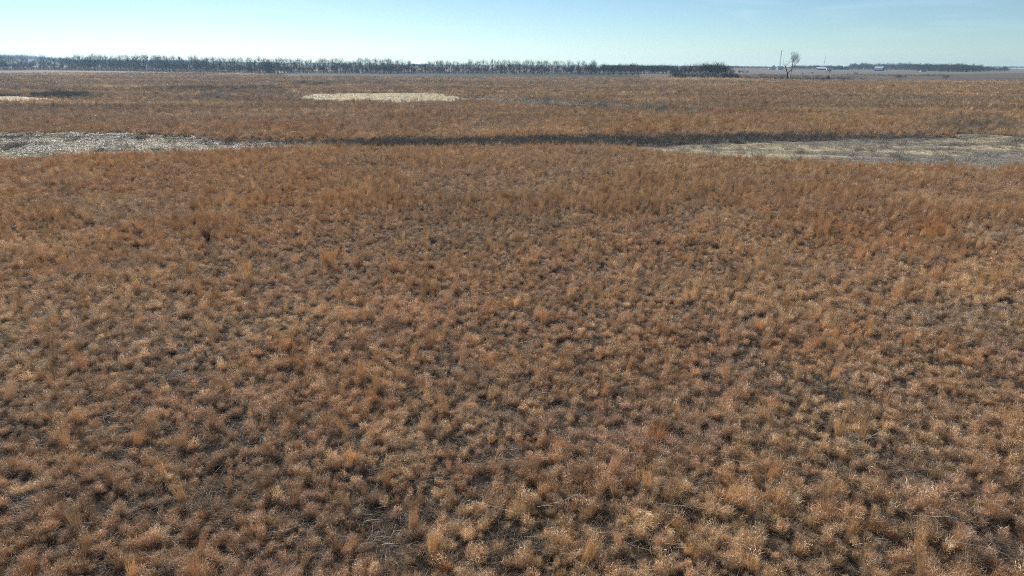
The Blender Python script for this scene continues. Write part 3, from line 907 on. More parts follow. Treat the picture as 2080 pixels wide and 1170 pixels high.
# willow brush: one tangled mass
def brush(name, pix, topv, spacing_px, label, seed, tint):
    rr_ = random.Random(seed)
    protos = []
    for k in range(4):
        rnd = random.Random(seed + k); mb = MB()
        for s_ in range(16):
            th = rnd.random() * 6.283; t = rnd.uniform(0.05, 0.6)
            branch(mb, rnd, (rnd.gauss(0, .5), rnd.gauss(0, .5), 0), Vector((math.cos(th) * t, math.sin(th) * t, 1)), rnd.uniform(1.2, 2.1), 0.03, 2, 4, [0, 0, 4, 3], 0.12, 0.014)
        me = mb.mesh(name, MWILLOW)
        protos.append(bpy.data.objects.new(name, me))
    P, S = [], []
    for (x0, x1, base, h0, h1) in pix:
        xx = x0
        while xx < x1:
            p = at(xx, base + rr_.uniform(-0.8, 0.2)); m = mpp(p)
            hp = np.interp(xx, [x0, x1], [h0, h1]) * rr_.uniform(0.75, 1.15)
            s = hp * m / 3.4
            P.append((p.x, p.y, 0.0)); S.append((s * 1.5, s * 1.5, s))
            xx += spacing_px * rr_.uniform(0.6, 1.4)
    n = len(P); g = np.random.default_rng(seed)
    return scatter(name, protos, np.array(P), np.stack([np.zeros(n), np.zeros(n), g.uniform(0, 6.28, n)], 1), np.array(S), g.integers(0, 4, n), np.ones((n, 3)), label, 'brush')


MWILLOW = mat_noise('willow_twig', (0.36, 0.30, 0.25), (0.55, 0.47, 0.40), 2.0, 0.9, 0, 0.1)
brush('willow_brush', [(1468, 1530, 159.5, 9, 8), (1510, 1595, 161.8, 12, 12), (1535, 1590, 161.0, 13, 11), (1600, 1720, 162.6, 11, 9), (1620, 1720, 161.5, 10, 8), (1716, 1760, 161.5, 8, 5)], None, 2.2,
      'grey brown willow brush in a low band around the lone tree', 400, None)
brush('hedge_brush', [(-200, 570, 0, 0, 0)] if False else [(x0, x0 + 40, row_base(x0 + 20) + 0.1, 7, 7) for x0 in range(-200, 560, 40)] + [(x0, x0 + 40, row_base(x0 + 20) - 0.3, 6, 6) for x0 in range(580, 1280, 40)], None, 2.6,
      'low grey undergrowth along the foot of the windbreak', 420, None)
brush('fence_brush', [(1725, 1930, 154, 3.5, 4.0), (1815, 1840, 158, 8, 8), (1860, 1920, 155, 5, 6), (1700, 1760, 158, 4, 5), (1690, 1790, 152.8, 3, 4), (1760, 1960, 160.5, 1.6, 2.0), (1930, 2090, 163, 1.4, 1.8), (1640, 1700, 155, 2, 3), (1930, 2080, 154, 1.4, 1.6)], None, 3.5, 'thin grey brush along the far fence line', 430, None)

def back_trees():
    keys = [(st_, i) for st_ in ('row', 'round', 'low') for i in range(5)]
    protos = []
    for st_, i in keys:
        protos.append(bpy.data.objects.new('t', WHOLE[st_][i][0]))
    P, S, V_ = [], [], []
    for (xx, b, t, st_, w_) in BACK:
        p = at(xx, b); i = rt_.randrange(5); s_ = (b - t) * mpp(p) / WHOLE[st_][i][1]
        P.append((p.x, p.y, 0)); S.append((s_ * w_, s_ * w_, s_)); V_.append(keys.index((st_, i)))
    n = len(P); g = np.random.default_rng(8)
    scatter('background_trees', protos, np.array(P), np.stack([np.zeros(n), np.zeros(n), g.uniform(0, 6.28, n)], 1), np.array(S), V_, np.ones((n, 3)),
            'further bare trees massed behind the front rows of the windbreak and groves', 'trees')


back_trees()

# far woods: a ring of distant trees that reads as one mass
def far_wood(name, spans, label, seed):
    rr_ = random.Random(seed)
    protos = []
    for (t, c, hs) in TREES['round'][:4]:
        me = c.copy(); me.name = name
        protos.append(bpy.data.objects.new(name, me))
    P, S, = [], []
    for (x0, x1, base, t0, t1, step) in spans:
        xx = x0
        while xx < x1:
            p = at(xx, base + rr_.uniform(-0.35, 0.25)); m = mpp(p)
            h = (base - np.interp(xx, [x0, x1], [t0, t1])) * m * rr_.uniform(0.75, 1.1)
            s = h / 12.5
            P.append((p.x, p.y, -0.15 * h)); S.append((s * 1.4, s * 1.4, s * 1.1))
            xx += step * rr_.uniform(0.5, 1.5)
    n = len(P); g = np.random.default_rng(seed)
    return scatter(name, protos, np.array(P), np.stack([np.zeros(n), np.zeros(n), g.uniform(0, 6.28, n)], 1), np.array(S), g.integers(0, 4, n), np.ones((n, 3)), label, 'wood')


far_wood('far_wood', [(-300, 40, 131, 111, 111, 1.6), (-300, 92, 130.5, 112, 111, 1.5), (90, 150, 131, 115, 117, 1.6), (140, 420, 131, 119, 121, 2.0), (400, 840, 132, 123, 129, 2.2), (836, 872, 134.5, 129, 129.5, 1.4),
                      (830, 1260, 134.5, 130, 131, 2.0), (1230, 1500, 138.5, 131.5, 133, 1.6), (1478, 1560, 139.5, 133.5, 133.8, 1.3), (1560, 1640, 139.5, 135, 134.5, 1.6),
                      (1640, 2000, 139.0, 135, 135, 2.0), (1985, 2400, 138.8, 134.4, 134.4, 1.2)],
         'far blue belt of woods along the horizon', 500)

# wooded ridge at the far left
def ridge():
    v, f = [], []
    xs = list(range(-400, 141, 10)); n = len(xs)
    rows = [(132.5, 0.0), (131.4, 1.0), (131.0, 1.0), (130.2, 0.0)]
    for k, (b, hh) in enumerate(rows):
        for xx in xs:
            p = at(xx, b)
            hpx = float(np.interp(xx, [-400, 0, 40, 90, 110, 140], [11, 12, 12.5, 11, 7, 0]))
            v.append((p.x, p.y, -1.0 + hh * hpx * mpp(p)))
    for k in range(3):
        for i in range(n - 1):
            f.append((k * n + i, k * n + i + 1, (k + 1) * n + i + 1, (k + 1) * n + i))
    o = link('hill', mesh_from('hill', v, f, mat_noise('wooded_hill', (0.035, 0.034, 0.03), (0.075, 0.068, 0.058), 0.02, 0.95, 0.3, 0.1)))
    tag(o, kind='structure')


ridge()

# ------------------------------------------------------------------ the lone tree
MLONETWIG = mat_noise('pale_twig_bark', (0.14, 0.12, 0.105), (0.28, 0.25, 0.22), 2.0, 0.9, 0, 0.1)


def lone_tree():
    base = at(1598.4, 163.2); m = mpp(base); k = m / 8.32
    o = empty('lone_tree', base)
    rnd = random.Random(8)
    def P(zx, zy, dy=0.0): return Vector(((zx - 985) * k, dy, (608 - zy) * k))
    dark = MB(); pale = MB(); tw = MB()
    rT = 16 * k; o.scale = (0.93, 0.93, 0.93)
    polyline(dark, [P(987, 612), P(982, 560), P(980, 500), P(978, 482)], [rT * 1.45, rT, rT * 0.85, rT * 0.8], 8)
    polyline(dark, [P(978, 482), P(962, 435, .4), P(948, 395, .7), P(934, 362, .9), P(915, 345, 1.1)], [rT * 0.62, rT * 0.55, rT * 0.45, rT * 0.3, 0.1], 7)
    polyline(dark, [P(980, 490), P(1003, 455, -.5), P(1022, 434, -.9), P(1035, 405, -1.2)], [rT * 0.55, rT * 0.45, rT * 0.35, 0.12], 6)
    o1 = dark.build('trunk', MDARKBARK, o, True)
    L = [P(1000, 606, -1), P(1022, 570, -1.2), P(1032, 510, -1.0), P(1040, 450, -.6), P(1046, 400, -.3), P(1050, 350), P(1056, 290, .2), P(1066, 240, .3), P(1074, 210, .2), P(1066, 165), P(1060, 135)]
    rd = [rT * .8, rT * .62, rT * .58, rT * .55, rT * .52, rT * .5, rT * .42, rT * .34, rT * .25, rT * .15, .05]
    polyline(pale, L, rd, 7)
    lim = [
        ([P(1052, 372), P(1078, 362, .6), P(1100, 335, 1.0), P(1128, 308, 1.4), P(1152, 284, 1.6), P(1178, 262, 1.8)], .40),
        ([P(1112, 322, 1.2), P(1100, 280, 1.8), P(1090, 262, 2.2)], .22),
        ([P(1140, 296, 1.5), P(1150, 262, 1.2), P(1158, 245, 1.0)], .2),
        ([P(1056, 300), P(1034, 258, -.8), P(1022, 225, -1.2), P(1030, 190, -1.5)], .3),
        ([P(1070, 228), P(1096, 205, -.8), P(1108, 180, -1.2), P(1115, 150, -1.4)], .26),
        ([P(1066, 245), P(1050, 210, .9), P(1046, 170, 1.3), P(1052, 140, 1.5)], .24),
        ([P(1046, 400), P(1068, 372, -1.3), P(1086, 350, -2)], .25),
        ([P(1036, 480), P(1052, 462, .8), P(1066, 450, 1.2)], .2),
        ([P(1060, 270), P(1084, 236, -1.6), P(1112, 215, -2.2), P(1132, 200, -2.6)], .25),
    ]
    for pts, rr in lim:
        n = len(pts)
        polyline(pale, pts, [max(.05, rT * rr * (1 - .75 * i / (n - 1))) for i in range(n)], 6)
    pale.build('leaning_stem', MPALEBARK, o, True)
    tips = [(p, i) for pts, _ in lim for i, p in enumerate(pts[1:])] + [(a_.lerp(b_, .5), 1) for pts, _ in lim for a_, b_ in zip(pts, pts[1:])] + [(q, 2) for q in L[5:]]
    for q, i in tips:
        for _ in range(3 if q.z > 300 * k else 1):
            th = rnd.random() * 6.283
            branch(tw, rnd, q, Vector((math.cos(th) * .8, math.sin(th) * .8, rnd.uniform(.1, 1.0))), rnd.uniform(1.3, 2.8), .045, 2, 4, [0, 0, 4, 3], .1, .014)
    for q in (P(934, 362, .9), P(915, 345, 1.1), P(1035, 405, -1.2), P(950, 400, .7)):
        for _ in range(4):
            th = rnd.random() * 6.283
            branch(tw, rnd, q, Vector((math.cos(th), math.sin(th), rnd.uniform(.2, 1.2))), rnd.uniform(.8, 2.4), .06, 2, 4, [0, 0, 4, 3], .1, .022)
    for zx, zy in ((1010, 240), (985, 270), (965, 300)):      # drooping spray on the left
        branch(tw, rnd, P(1034, 258, -.8), (P(zx, zy, -1) - P(1034, 258, -.8)), 3.4, .06, 2, 4, [0, 0, 5, 4], -.02, .02)
    tw.build('crown', MLONETWIG, o)
    tag(o, 'tall lone bare tree with a dark forked trunk and a pale leaning stem', 'tree')


lone_tree()

# ------------------------------------------------------------------ cedars and bushes
def needle_mass(seed, prof, n, sz, mat, name='crown'):
    g = np.random.default_rng(seed)
    v, f = [], []
    for i in range(n):
        t = g.random() ** 0.8; th = g.uniform(0, 6.283)
        rr = np.interp(t, *zip(*prof)) * (0.55 + 0.45 * math.sqrt(g.random())) * (1 + 0.18 * math.sin(3 * th + seed))
        c = np.array([rr * math.cos(th), rr * math.sin(th), t])
        a = g.normal(0, 1, 3); a /= np.linalg.norm(a); b = np.cross(a, g.normal(0, 1, 3)); b /= np.linalg.norm(b)
        s = sz * g.uniform(0.6, 1.4); k = len(v)
        v += [c - a * s, c + b * s * .5, c + a * s + np.array([0, 0, s]), c - b * s * .5]
        f.append((k, k + 1, k + 2, k + 3))
    return mesh_from(name, v, f, mat)


def cedar(px, py, topy, wpx, label, group, mat, seed, prof, name='cedar_tree', cat='tree'):
    p = at(px, py); m = mpp(p); h = (py - topy) * m; w = wpx * m
    o = empty(name, p, random.random() * 6)
    tr = MB().tube((0, 0, -.2), (0, 0, h * .6), h * .035, h * .012, 6)
    tr.build('trunk', MDARKBARK, o)
    c = link('crown', needle_mass(seed, prof, 900, .075, mat), o); c.scale = (w, w, h)
    tag(o, label, cat, group)
    return o


CONE = [(0, .32), (.15, .5), (.5, .4), (.8, .22), (1, .04)]
DOME = [(0, .45), (.3, .5), (.7, .42), (1, .12)]
for i, (xx, t, w) in enumerate(((1694, 136, 5), (1699, 135.2, 5), (1705, 136, 5.5), (1710, 134.6, 5.5), (1716, 136.2, 6), (1722, 137, 6))):
    cedar(xx, 141.7, t, w, 'dark evergreen cedar in the clump left of the right grove', 'dark cedars beside the right grove', MCEDAR, 700 + i, CONE)
cedar(1671, 163.4, 158.6, 9.0, 'squat dark brown cedar bush lying low right of the lone tree', None, MBROWNCEDAR, 720, DOME, 'cedar_bush', 'bush')
cedar(1682, 162.8, 154.8, 6.0, 'upright dark brown cedar bush, taller of the two right of the lone tree', None, MBROWNCEDAR, 721, [(0, .4), (.4, .5), (.8, .45), (1, .2)], 'cedar_bush', 'bush')
put_tree(1685, 149.6, 138.5, 'low', 'tall bare shrub right below the open white shed', None, 'bare_shrub', 'shrub', 1.0, 1, sub=('stem', 'twigs'))
put_tree(1650, 150.6, 146.0, 'low', 'small bare shrub in the pale field left of the shed', None, 'bare_shrub', 'shrub', 1.5, 2, sub=('stem', 'twigs'))
put_tree(1630, 151.5, 147.2, 'low', 'very small bare shrub just right of the lone tree crown', None, 'bare_shrub', 'shrub', 1.3, 3, sub=('stem', 'twigs'))
put_tree(1922, 160.8, 150.8, 'low', 'fan shaped reddish bare shrub standing alone before the right grove', None, 'bare_shrub', 'shrub', 1.3, 4, sub=('stem', 'twigs'))
put_tree(1738, 152.0, 146.0, 'low', 'bare shrub in the pasture below the left end of the grove', None, 'bare_shrub', 'shrub', 1.6, 0, sub=('stem', 'twigs'))
put_tree(1826, 159.2, 151.5, 'low', 'broad low bare shrub before the fence posts below the grove', None, 'bare_shrub', 'shrub', 1.9, 1, sub=('stem', 'twigs'))
put_tree(2040, 146, 133.5, 'round', 'last separate bare tree at the right end of the grove', None, wide=1.0)
for xx, yy, tt_, ww, lb in ((496, 209.5, 203.5, 1.9, 'small dark twiggy bush in the upper field left of the cream pond'),
                            (440, 201.0, 194.0, 2.4, 'broad pale grey bush in the upper field above the small dark bush'),
                            (318, 193.5, 186.0, 1.6, 'grey bush in the upper field beside pale clumps at far left')):
    put_tree(xx, yy, tt_, 'low', lb, None, 'bare_shrub', 'shrub', ww, 2, sub=('stem', 'twigs'))

# ------------------------------------------------------------------ fence posts
rp = random.Random(3)
post_me = []
for k in range(3):
    mb = MB(); l_ = rp.uniform(-.1, .1)
    polyline(mb, [(0, 0, -.3), (l_ * .4, 0, .5), (l_, .05, 1.0)], [.16, .14, .12], 7)
    post_me.append(mb.mesh('fence_post', MPOST, True))
for i, xx in enumerate((1774, 1785, 1792, 1799, 1806, 1838, 1846, 1851, 1856, 1863, 1871, 1876, 1884, 1901)):
    p = at(xx, 154.2 + rp.uniform(-.3, .3)); m = mpp(p)
    o = link('fence_post', post_me[i % 3]); o.location = p; s = m * rp.uniform(1.9, 2.5)
    o.scale = (s * 2.2, s * 2.2, s); o.rotation_euler = (0, 0, rp.random() * 6)
    tag(o, 'short dark wooden post in the far fence line before the right grove', 'fence post', 'posts of the far fence line')
p = at(1768.5, 151.4); m = mpp(p)
o = link('fence_post', post_me[0]); o.location = p; o.scale = (m * 3.0, m * 3.0, m * 4.6)
tag(o, 'tall thick dark post standing alone left of the fence line', 'fence post')

# ------------------------------------------------------------------ buildings
def place(name, px, py, rz, label, cat, group=None):
    o = empty(name, at(px, py), R(rz)); tag(o, label, cat, group)
    return o, mpp(at(px, py))


def gable(o, w, d, h, rh, wall, roof, over=.4, th=.25):
    """walls along x (w) and y (d), ridge along x"""
    MB().box(-w / 2, w / 2, -d / 2, d / 2, -.2, h).build('wall', wall, o)
    gm = MB()
    for x0 in (-w / 2 + .002, w / 2 - .302):
        b = len(gm.v)
        gm.v += [(x0, -d / 2 + .02, h), (x0, d / 2 - .02, h), (x0, 0, h + rh - .02), (x0 + .3, -d / 2 + .02, h), (x0 + .3, d / 2 - .02, h), (x0 + .3, 0, h + rh - .02)]
        gm.f += [(b, b + 2, b + 1), (b + 3, b + 4, b + 5), (b, b + 1, b + 4, b + 3), (b + 1, b + 2, b + 5, b + 4), (b + 2, b, b + 3, b + 5)]
    gm.build('gable_end', wall, o)
    rm = MB(); sl = rh / (d / 2)
    rm.v = []
    for sx in (-w / 2 - over, w / 2 + over):
        rm.v += [(sx, -d / 2 - over, h - sl * over + .03), (sx, 0, h + rh + .03), (sx, d / 2 + over, h - sl * over + .03),
                 (sx, d / 2 + over, h - sl * over + .03 + th), (sx, 0, h + rh + .03 + th), (sx, -d / 2 - over, h - sl * over + .03 + th)]
    rm.f = [(0, 1, 2, 3, 4, 5), (11, 10, 9, 8, 7, 6)] + [(i, 6 + i, 6 + (i + 1) % 6, (i + 1) % 6) for i in range(6)]
    return rm.build('roof', roof, o)


def opening(o, name, x0, x1, y, z0, z1, mat):
    return MB().box(x0, x1, y - .06, y + .03, z0, z1).build(name, mat, o)


# arched white barn
o, m = place('barn', 1785.5, 143.8, -50, 'white barn with an arched gambrel roof standing before the right grove', 'barn')
bw, bd, bh = 17 * m, 11 * m, 2.4 * m
MB().box(-bw / 2, bw / 2, -bd / 2, bd / 2, -.2, bh).build('wall', MDARKWALL, o)
prof = [(-.54 * bd, bh * .96), (-.40 * bd, bh + 3.6 * m), (-.2 * bd, bh + 5.4 * m), (0, bh + 6.2 * m), (.2 * bd, bh + 5.4 * m), (.40 * bd, bh + 3.6 * m), (.54 * bd, bh * .96)]
rm = MB(); rm.prism(prof, -bw / 2 - .5, bw / 2 + .5)
rf = rm.build('roof', MWHITEMETAL, o); rf.rotation_euler = (0, 0, R(90))
e = MB(); e.prism([(a * .97, b * .985) for a, b in prof], bw / 2 + .52, bw / 2 + .7)
ee = e.build('gable_end', MDARKWALL, o); ee.rotation_euler = (0, 0, R(-90))
opening(o, 'door', -.2 * bw, .02 * bw, -bd / 2, 0, bh * .85, MDARKBARK)
for k in (-.38, .2, .36):
    opening(o, 'window', k * bw, k * bw + .9, -bd / 2, bh * .35, bh * .7, MGLASS)

# open white shed
o, m = place('shed', 1668.5, 142.2, -6, 'long white roofed open fronted shed right of the lone tree', 'shed')
w, d, h = 19 * m, 13 * m, 2.8 * m
sh = MB(); sh.box(-w / 2, w / 2, d / 2 - .2, d / 2, -.2, h + 2.7 * m); sh.box(-w / 2, -w / 2 + .2, -d / 2, d / 2 - .2, -.2, h); sh.box(w / 2 - .2, w / 2, -d / 2, d / 2 - .2, -.2, h)
sh.build('wall', MDARKWALL, o)
for k in range(6):
    xk = -w / 2 + .35 + (w - .7) * k / 5
    MB().box(xk - .15, xk + .15, -d / 2, -d / 2 + .3, -.2, h).build('post', MPALEWALL, o)
rm = MB(); rm.v = []
prof = [(-d / 2 - 1, h + .05), (d / 2 + .5, h + 2.9 * m), (d / 2 + .5, h + 2.9 * m + .3), (-d / 2 - 1, h + .35)]
rm.prism([(a, b) for a, b in prof], -w / 2 - .6, w / 2 + .6)
rf = rm.build('roof', MWHITEMETAL, o); rf.rotation_euler = (0, 0, R(-90))
rf.scale = (-1, 1, 1)
o, m = place('lean_to', 1680.5, 142.4, -6, 'small white lean-to building at the right end of the open shed', 'shed')
gable(o, 3.6 * m, 5 * m, 2.4 * m, 1.4 * m, MPALEWALL, MWHITEMETAL)

# grain elevator and its companion left of the lone tree
o, m = place('grain_elevator', 1571, 141.6, 60, 'tall blue grey gabled grain elevator left of the lone tree', 'grain elevator')
gable(o, 6.2 * m, 6.0 * m, 6.2 * m, 2.8 * m, MGREYMETAL, MGREYMETAL)
opening(o, 'door', -.8, .8, -3.0 * m, 0, 2.6, MDARKWALL)
o, m = place('grain_bin', 1563, 141.6, 0, 'small round grey grain bin left of the grain elevator', 'grain bin')
n = 20
mb = MB(); mb.tube((0, 0, -.2), (0, 0, 3.6 * m), 2.1 * m, 2.1 * m, n); mb.build('wall', MGREYMETAL, o, True)
mb = MB(); mb.tube((0, 0, 3.6 * m), (0, 0, 4.9 * m), 2.25 * m, .2 * m, n); mb.build('roof', MGREYMETAL, o)
o, m = place('farmhouse', 1584, 141.8, 12, 'pale farmhouse partly hidden behind the lone tree trunk', 'house')
gable(o, 13 * m, 6 * m, 4.4 * m, 2.6 * m, MPALEWALL, MGREYMETAL)
for k in (-.38, -.18, .08, .28):
    f = opening(o, 'window', k * 13 * m, k * 13 * m + 1.4, -3 * m, 1.6 * m, 3.2 * m, MGLASS)
opening(o, 'door', -.6, .6, -3 * m, 0, 2.2, MDARKWALL)

o, m = place('cottage', 1874, 146.2, 10, 'low pale roofed cottage at the edge of the right grove', 'house')
gable(o, 12 * m, 6 * m, 1.9 * m, 2.6 * m, MPALEWALL, MGREYMETAL)
for k in (-.3, .05, .3):
    opening(o, 'window', k * 12 * m, k * 12 * m + 1.3, -3 * m, .6 * m, 1.4 * m, MGLASS)
o, m = place('cottage', 546, 147.0, 8, 'house with a pinkish roof among the windbreak trees', 'house')
gable(o, 13 * m, 7 * m, 13 * m, 5.5 * m, MDARKWALL, MREDROOF)
opening(o, 'window', -2 * m, 1 * m, -3.5 * m, 5 * m, 8 * m, MGLASS)
o, m = place('long_barn', 63, 133.6, 4, 'long low white roofed barn behind the far left trees', 'barn')
gable(o, 19 * m, 4 * m, 5.0 * m, 3.4 * m, MPALEWALL, MWHITEMETAL)
opening(o, 'door', -1.5 * m, 1.5 * m, -2 * m, 0, 3.6 * m, MDARKWALL)
o, m = place('long_barn', 5, 132.4, 4, 'short white roofed barn at the left edge behind trees', 'barn')
gable(o, 12 * m, 4 * m, 4.0 * m, 3.0 * m, MPALEWALL, MWHITEMETAL)
o, m = place('silo', 1063.2, 149.2, 0, 'narrow white silo gleaming between windbreak trunks', 'silo')
MB().tube((0, 0, -.2), (0, 0, 5.0 * m), 1.1 * m, 1.1 * m, 18).build('wall', MWHITEMETAL, o, True)
MB().tube((0, 0, 5.0 * m), (0, 0, 6.0 * m), 1.1 * m, .25 * m, 18).build('dome', MWHITEMETAL, o)

# ------------------------------------------------------------------ masts
def lattice(px, base, top, wb, wt, label, head):
    p = at(px, base); m = mpp(p); h = (base - top) * m
    o = empty('radio_tower', p, .4); tag(o, label, 'tower')
    mb = MB(); br = MB()
    nn = 12; rad = lambda t: (wb + (wt - wb) * t ** .7) * m / 2
    c = [(math.cos(a), math.sin(a)) for a in (0, 2.094, 4.189)]
    for i in range(nn):
        t0, t1 = i / nn, (i + 1) / nn
        for k in range(3):
            a, b = c[k], c[(k + 1) % 3]
            mb.tube((a[0] * rad(t0), a[1] * rad(t0), t0 * h), (a[0] * rad(t1), a[1] * rad(t1), t1 * h), .2, .2, 4)
            br.tube((a[0] * rad(t0), a[1] * rad(t0), t0 * h), (b[0] * rad(t1), b[1] * rad(t1), t1 * h), .1, .1, 3)
            br.tube((b[0] * rad(t0), b[1] * rad(t0), t0 * h), (b[0] * rad(t0) * .2 + a[0] * rad(t0) * .8, b[1] * rad(t0) * .2 + a[1] * rad(t0) * .8, t0 * h), .09, .09, 3)
    mb.build('frame', MRUST, o); br.build('bracing', MRUST, o)
    if head:
        hd = MB(); hd.tube((0, 0, h - .3), (0, 0, h + .5), 1.1 * m, 1.1 * m, 8); hd.build('platform', MRUST, o)
        for k in range(3):
            MB().box(c[k][0] * 1.4 * m - .3, c[k][0] * 1.4 * m + .3, c[k][1] * 1.4 * m - .3, c[k][1] * 1.4 * m + .3, h + .5, h + 3.2).build('antenna', MPALEWALL, o)
    return o


def mast(px, base, top, label, lean=0.0, r=.3):
    p = at(px, base); m = mpp(p); h = (base - top) * m
    o = empty('radio_mast', p); tag(o, label, 'mast')
    MB().tube((0, 0, -.3), (lean * h * .6, 0, h * .6), r, r * .8, 6).tube((lean * h * .6, 0, h * .6), (lean * h, 0, h), r * .75, r * .4, 6).build('pole', MRUST, o)
    g_ = MB()
    for k in range(3):
        a = k * 2.094 + .3
        g_.tube((math.cos(a) * h * .3, math.sin(a) * h * .3, 0), (lean * h * .62, 0, h * .62), .05, .05, 3)
    g_.build('guy_wire', MRUST, o)
    return o


lattice(1583.2, 141.5, 104.4, 4.4, 1.3, 'tall tapering lattice radio tower with a platform top beside the lone tree', True)
mast(1589.3, 141.5, 120.0, 'short thin mast between the lattice tower and the lone tree', 0, .55)
mast(1671.5, 141.5, 112.2, 'thin slightly leaning mast rising above the open shed', .07, .5)
mast(1013, 140, 115.8, 'faint thin mast above the middle of the windbreak', 0, .3)
mast(68, 136, 106, 'thin mast rising above the far left trees', 0, .35)
mast(184.5, 136, 103.5, 'tall faint hairline mast above the left windbreak', 0, .25)

# ------------------------------------------------------------------ single clumps that stand out in the field
def clump(px, py, tint, parts, label, seed, name='grass_clump'):
    p = at(px, py); p.z = float(height(np.array([p.x]), np.array([p.y]))[0]) - .02
    rg = np.random.default_rng(seed)
    o = proto(name, [blades(*a, rg=rg, **k) for a, k in parts], None)
    o.name = name; o.data.materials.clear()
    mm = bpy.data.materials.new('clump_grass'); nt, N, L = nodes(mm)
    out = N.new('ShaderNodeOutputMaterial'); b = N.new('ShaderNodeAttribute'); b.attribute_name = 'blade'
    mu = N.new('ShaderNodeMix'); mu.data_type = 'RGBA'; mu.blend_type = 'MULTIPLY'; mu.inputs[0].default_value = 1
    mu.inputs[6].default_value = (*tint, 1); L.new(b.outputs['Color'], mu.inputs[7])
    pr = N.new('ShaderNodeBsdfPrincipled'); pr.inputs['Roughness'].default_value = .6; pr.inputs['Specular IOR Level'].default_value = .15
    tr = N.new('ShaderNodeBsdfTranslucent'); mx = N.new('ShaderNodeMixShader'); mx.inputs[0].default_value = .4
    L.new(mu.outputs[2], pr.inputs['Base Color']); L.new(mu.outputs[2], tr.inputs['Color'])
    L.new(pr.outputs[0], mx.inputs[1]); L.new(tr.outputs[0], mx.inputs[2]); L.new(mx.outputs[0], out.inputs[0])
    o.data.materials.append(mm)
    COL.objects.link(o); o.location = p
    tag(o, label, 'grass clump')
    return o


clump(423, 500, (.07, .045, .03), [((300, .16, (.6, 1.5), (0, .2), (0, .3), .011, 3, STEM), dict(out=.5)), ((90, .3, (.4, .8), (.1, .8), (.2, 1.0), .010, 3, WARM), {})], 'narrow dark brown grass clump standing alone at left', 801)
clump(1900, 478, (.40, .24, .125), [((420, .9, (.8, 1.6), (0, .35), (0, .4), .010, 3, STEM), dict(out=.5)), ((200, 1.1, (.4, .9), (.1, .9), (.2, 1.2), .010, 3, WARM), {})], 'wide rust orange grass clump with a dark foot at right', 802)
clump(1331, 900, (.42, .25, .14), [((230, .18, (.4, .8), (.05, .8), (.2, 1.2), .009, 4, WARM), {}), ((70, .15, (.5, .9), (0, .4), (0, .5), .007, 3, STEM), {})], 'small reddish brown tussock in the right foreground', 803)
clump(668, 541, (.44, .275, .15), [((330, .45, (.7, 1.4), (0, .3), (0, .4), .009, 3, STEM), dict(out=.5)), ((120, .5, (.4, .8), (.1, .9), (.2, 1.2), .009, 3, WARM), {})], 'upright orange brown grass clump in the left middle of the field', 804)

# pale broken weed stalks lying in the grass
gst = np.random.default_rng(91)
STALK = mat_noise('bleached_stalk', (0.42, 0.36, 0.28), (0.66, 0.60, 0.50), 8.0, 0.7, 0, 0.2)
STK = []
for k in range(4):
    rnd = random.Random(60 + k); mb = MB()
    z = .45; pts = [Vector((0, 0, z))]; d = Vector((1, rnd.gauss(0, .2), rnd.uniform(-.1, .15)))
    for i in range(5):
        d = (d + Vector((0, rnd.gauss(0, .18), rnd.gauss(0, .1)))).normalized(); pts.append(pts[-1] + d * .3)
    polyline(mb, pts, [.006, .0055, .005, .0045, .004, .003], 4)
    for i in (1, 2, 3, 4):
        for _ in range(2):
            e_ = (d + Vector((rnd.gauss(0, .7), rnd.gauss(0, .7), rnd.gauss(0, .4)))).normalized()
            mb.tube(pts[i], pts[i] + e_ * rnd.uniform(.1, .35), .004, .002, 3)
    STK.append(mb.mesh('weed_stalk', STALK))
spots = [(1465, 965), (1900, 1030), (1745, 925), (1910, 1135), (1330, 1055), (1215, 830), (1880, 525), (1890, 520), (1700, 650), (660, 640), (545, 1100), (180, 905), (1395, 585), (1415, 588), (1940, 715), (2000, 690), (1845, 1090), (950, 1045), (1090, 1060), (1560, 640), (180, 660), (1980, 470), (1350, 665)]
for i, (a_, b_) in enumerate(spots):
    p = at(a_, b_); p.z = float(height(np.array([p.x]), np.array([p.y]))[0])
    o = link('weed_stalk', STK[i % 4]); o.location = p; o.rotation_euler = (0, 0, gst.uniform(-.6, .4)); s = gst.uniform(.5, .95); o.scale = (s, s, s)
    tag(o, 'thin bleached broken weed stalk lying on the grass', 'weed stalk', 'bleached weed stalks lying in the grass')

# ------------------------------------------------------------------ light and air
SUN_AZ, SUN_EL = R(-27), R(31)      # azimuth from straight ahead (+Y), negative = left
sd = Vector((math.sin(SUN_AZ) * math.cos(SUN_EL), math.cos(SUN_AZ) * math.cos(SUN_EL), math.sin(SUN_EL)))
sl = bpy.data.lights.new('sun', 'SUN'); sl.energy = 5.0; sl.angle = R(0.53); sl.color = (1.0, 0.95, 0.88)
so = bpy.data.objects.new('sun', sl); COL.objects.link(so)
so.rotation_euler = (-sd).to_track_quat('-Z', 'Y').to_euler(); so.location = (0, 0, 60)

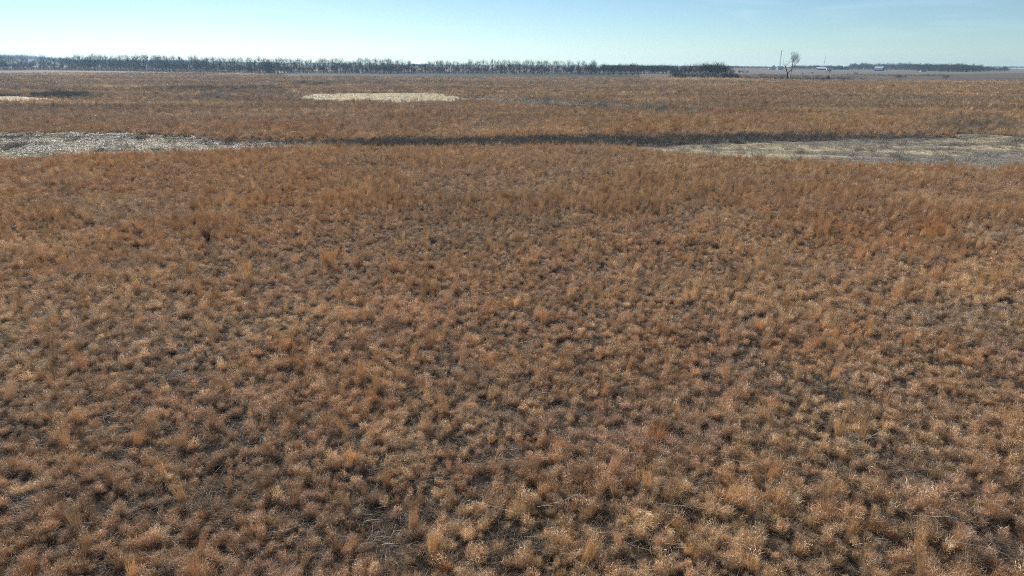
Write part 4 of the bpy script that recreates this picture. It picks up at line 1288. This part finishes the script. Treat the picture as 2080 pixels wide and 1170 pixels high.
wd = bpy.data.worlds.new('World'); SC.world = wd; wd.use_nodes = True
nt = wd.node_tree; nt.nodes.clear(); N, L = nt.nodes, nt.links
out = N.new('ShaderNodeOutputWorld'); bg = N.new('ShaderNodeBackground'); sky = N.new('ShaderNodeTexSky')
sky.sky_type = 'NISHITA'; sky.sun_disc = False; sky.sun_elevation = SUN_EL; sky.sun_rotation = SUN_AZ
sky.altitude = 0; sky.air_density = 0.71; sky.dust_density = 0.12; sky.ozone_density = 4.0
bg.inputs['Strength'].default_value = 0.0575
wb = N.new('ShaderNodeMix'); wb.data_type = 'RGBA'; wb.blend_type = 'MULTIPLY'; wb.inputs[0].default_value = 1
wb.inputs[7].default_value = (1.12, 1.18, 1.08, 1)
L.new(sky.outputs[0], wb.inputs[6]); tc = N.new('ShaderNodeTexCoord'); mp = N.new('ShaderNodeMapping'); mp.inputs['Scale'].default_value = (1.6, 1.6, 16.0); mp.inputs['Rotation'].default_value = (0.05, 0.03, 0.4)
nz = N.new('ShaderNodeTexNoise'); nz.inputs['Scale'].default_value = 3.0; nz.inputs['Detail'].default_value = 7.0; nz.inputs['Distortion'].default_value = 0.6
cr = N.new('ShaderNodeMapRange'); cr.inputs['From Min'].default_value = 0.56; cr.inputs['From Max'].default_value = 0.78; cr.inputs['To Max'].default_value = 0.18
ci_ = N.new('ShaderNodeMix'); ci_.data_type = 'RGBA'; ci_.inputs[7].default_value = (10.5, 11.5, 12.0, 1)
L.new(tc.outputs['Generated'], mp.inputs[0]); L.new(mp.outputs[0], nz.inputs['Vector']); L.new(nz.outputs['Fac'], cr.inputs['Value'])
L.new(cr.outputs[0], ci_.inputs[0]); L.new(wb.outputs[2], ci_.inputs[6]); L.new(ci_.outputs[2], bg.inputs[0]); L.new(bg.outputs[0], out.inputs[0])

HAZE = 0.000095
hz = MB().box(-5600, 5600, -5600, 5600, -3.0, 66.0)
mh = bpy.data.materials.new('air_haze'); nt, N, L = nodes(mh)
out = N.new('ShaderNodeOutputMaterial'); pv = N.new('ShaderNodeVolumePrincipled')
pv.inputs['Color'].default_value = (0.47, 0.74, 1.0, 1); pv.inputs['Density'].default_value = HAZE
pv.inputs['Density Attribute'].default_value = ''; pv.inputs['Anisotropy'].default_value = 0.35
L.new(pv.outputs[0], out.inputs['Volume'])
ho = hz.build('haze', mh); tag(ho, 'pale blue haze filling the air over the plain', 'haze', None, 'stuff')

vs = SC.view_settings
vs.view_transform = 'Standard'; vs.look = 'None'; vs.exposure = 0.62; vs.gamma = 1.0; vs.use_curve_mapping = False
cy = SC.cycles
cy.max_bounces = 6; cy.diffuse_bounces = 3; cy.glossy_bounces = 2; cy.transmission_bounces = 4; cy.volume_bounces = 0
cy.transparent_max_bounces = 4; cy.caustics_reflective = False; cy.caustics_refractive = False
cy.use_denoising = False; cy.denoiser = 'OPENIMAGEDENOISE'; cy.denoising_input_passes = 'RGB_ALBEDO_NORMAL'; cy.denoising_prefilter = 'NONE'; cy.filter_width = 1.0; cy.use_adaptive_sampling = True; cy.adaptive_threshold = 0.006
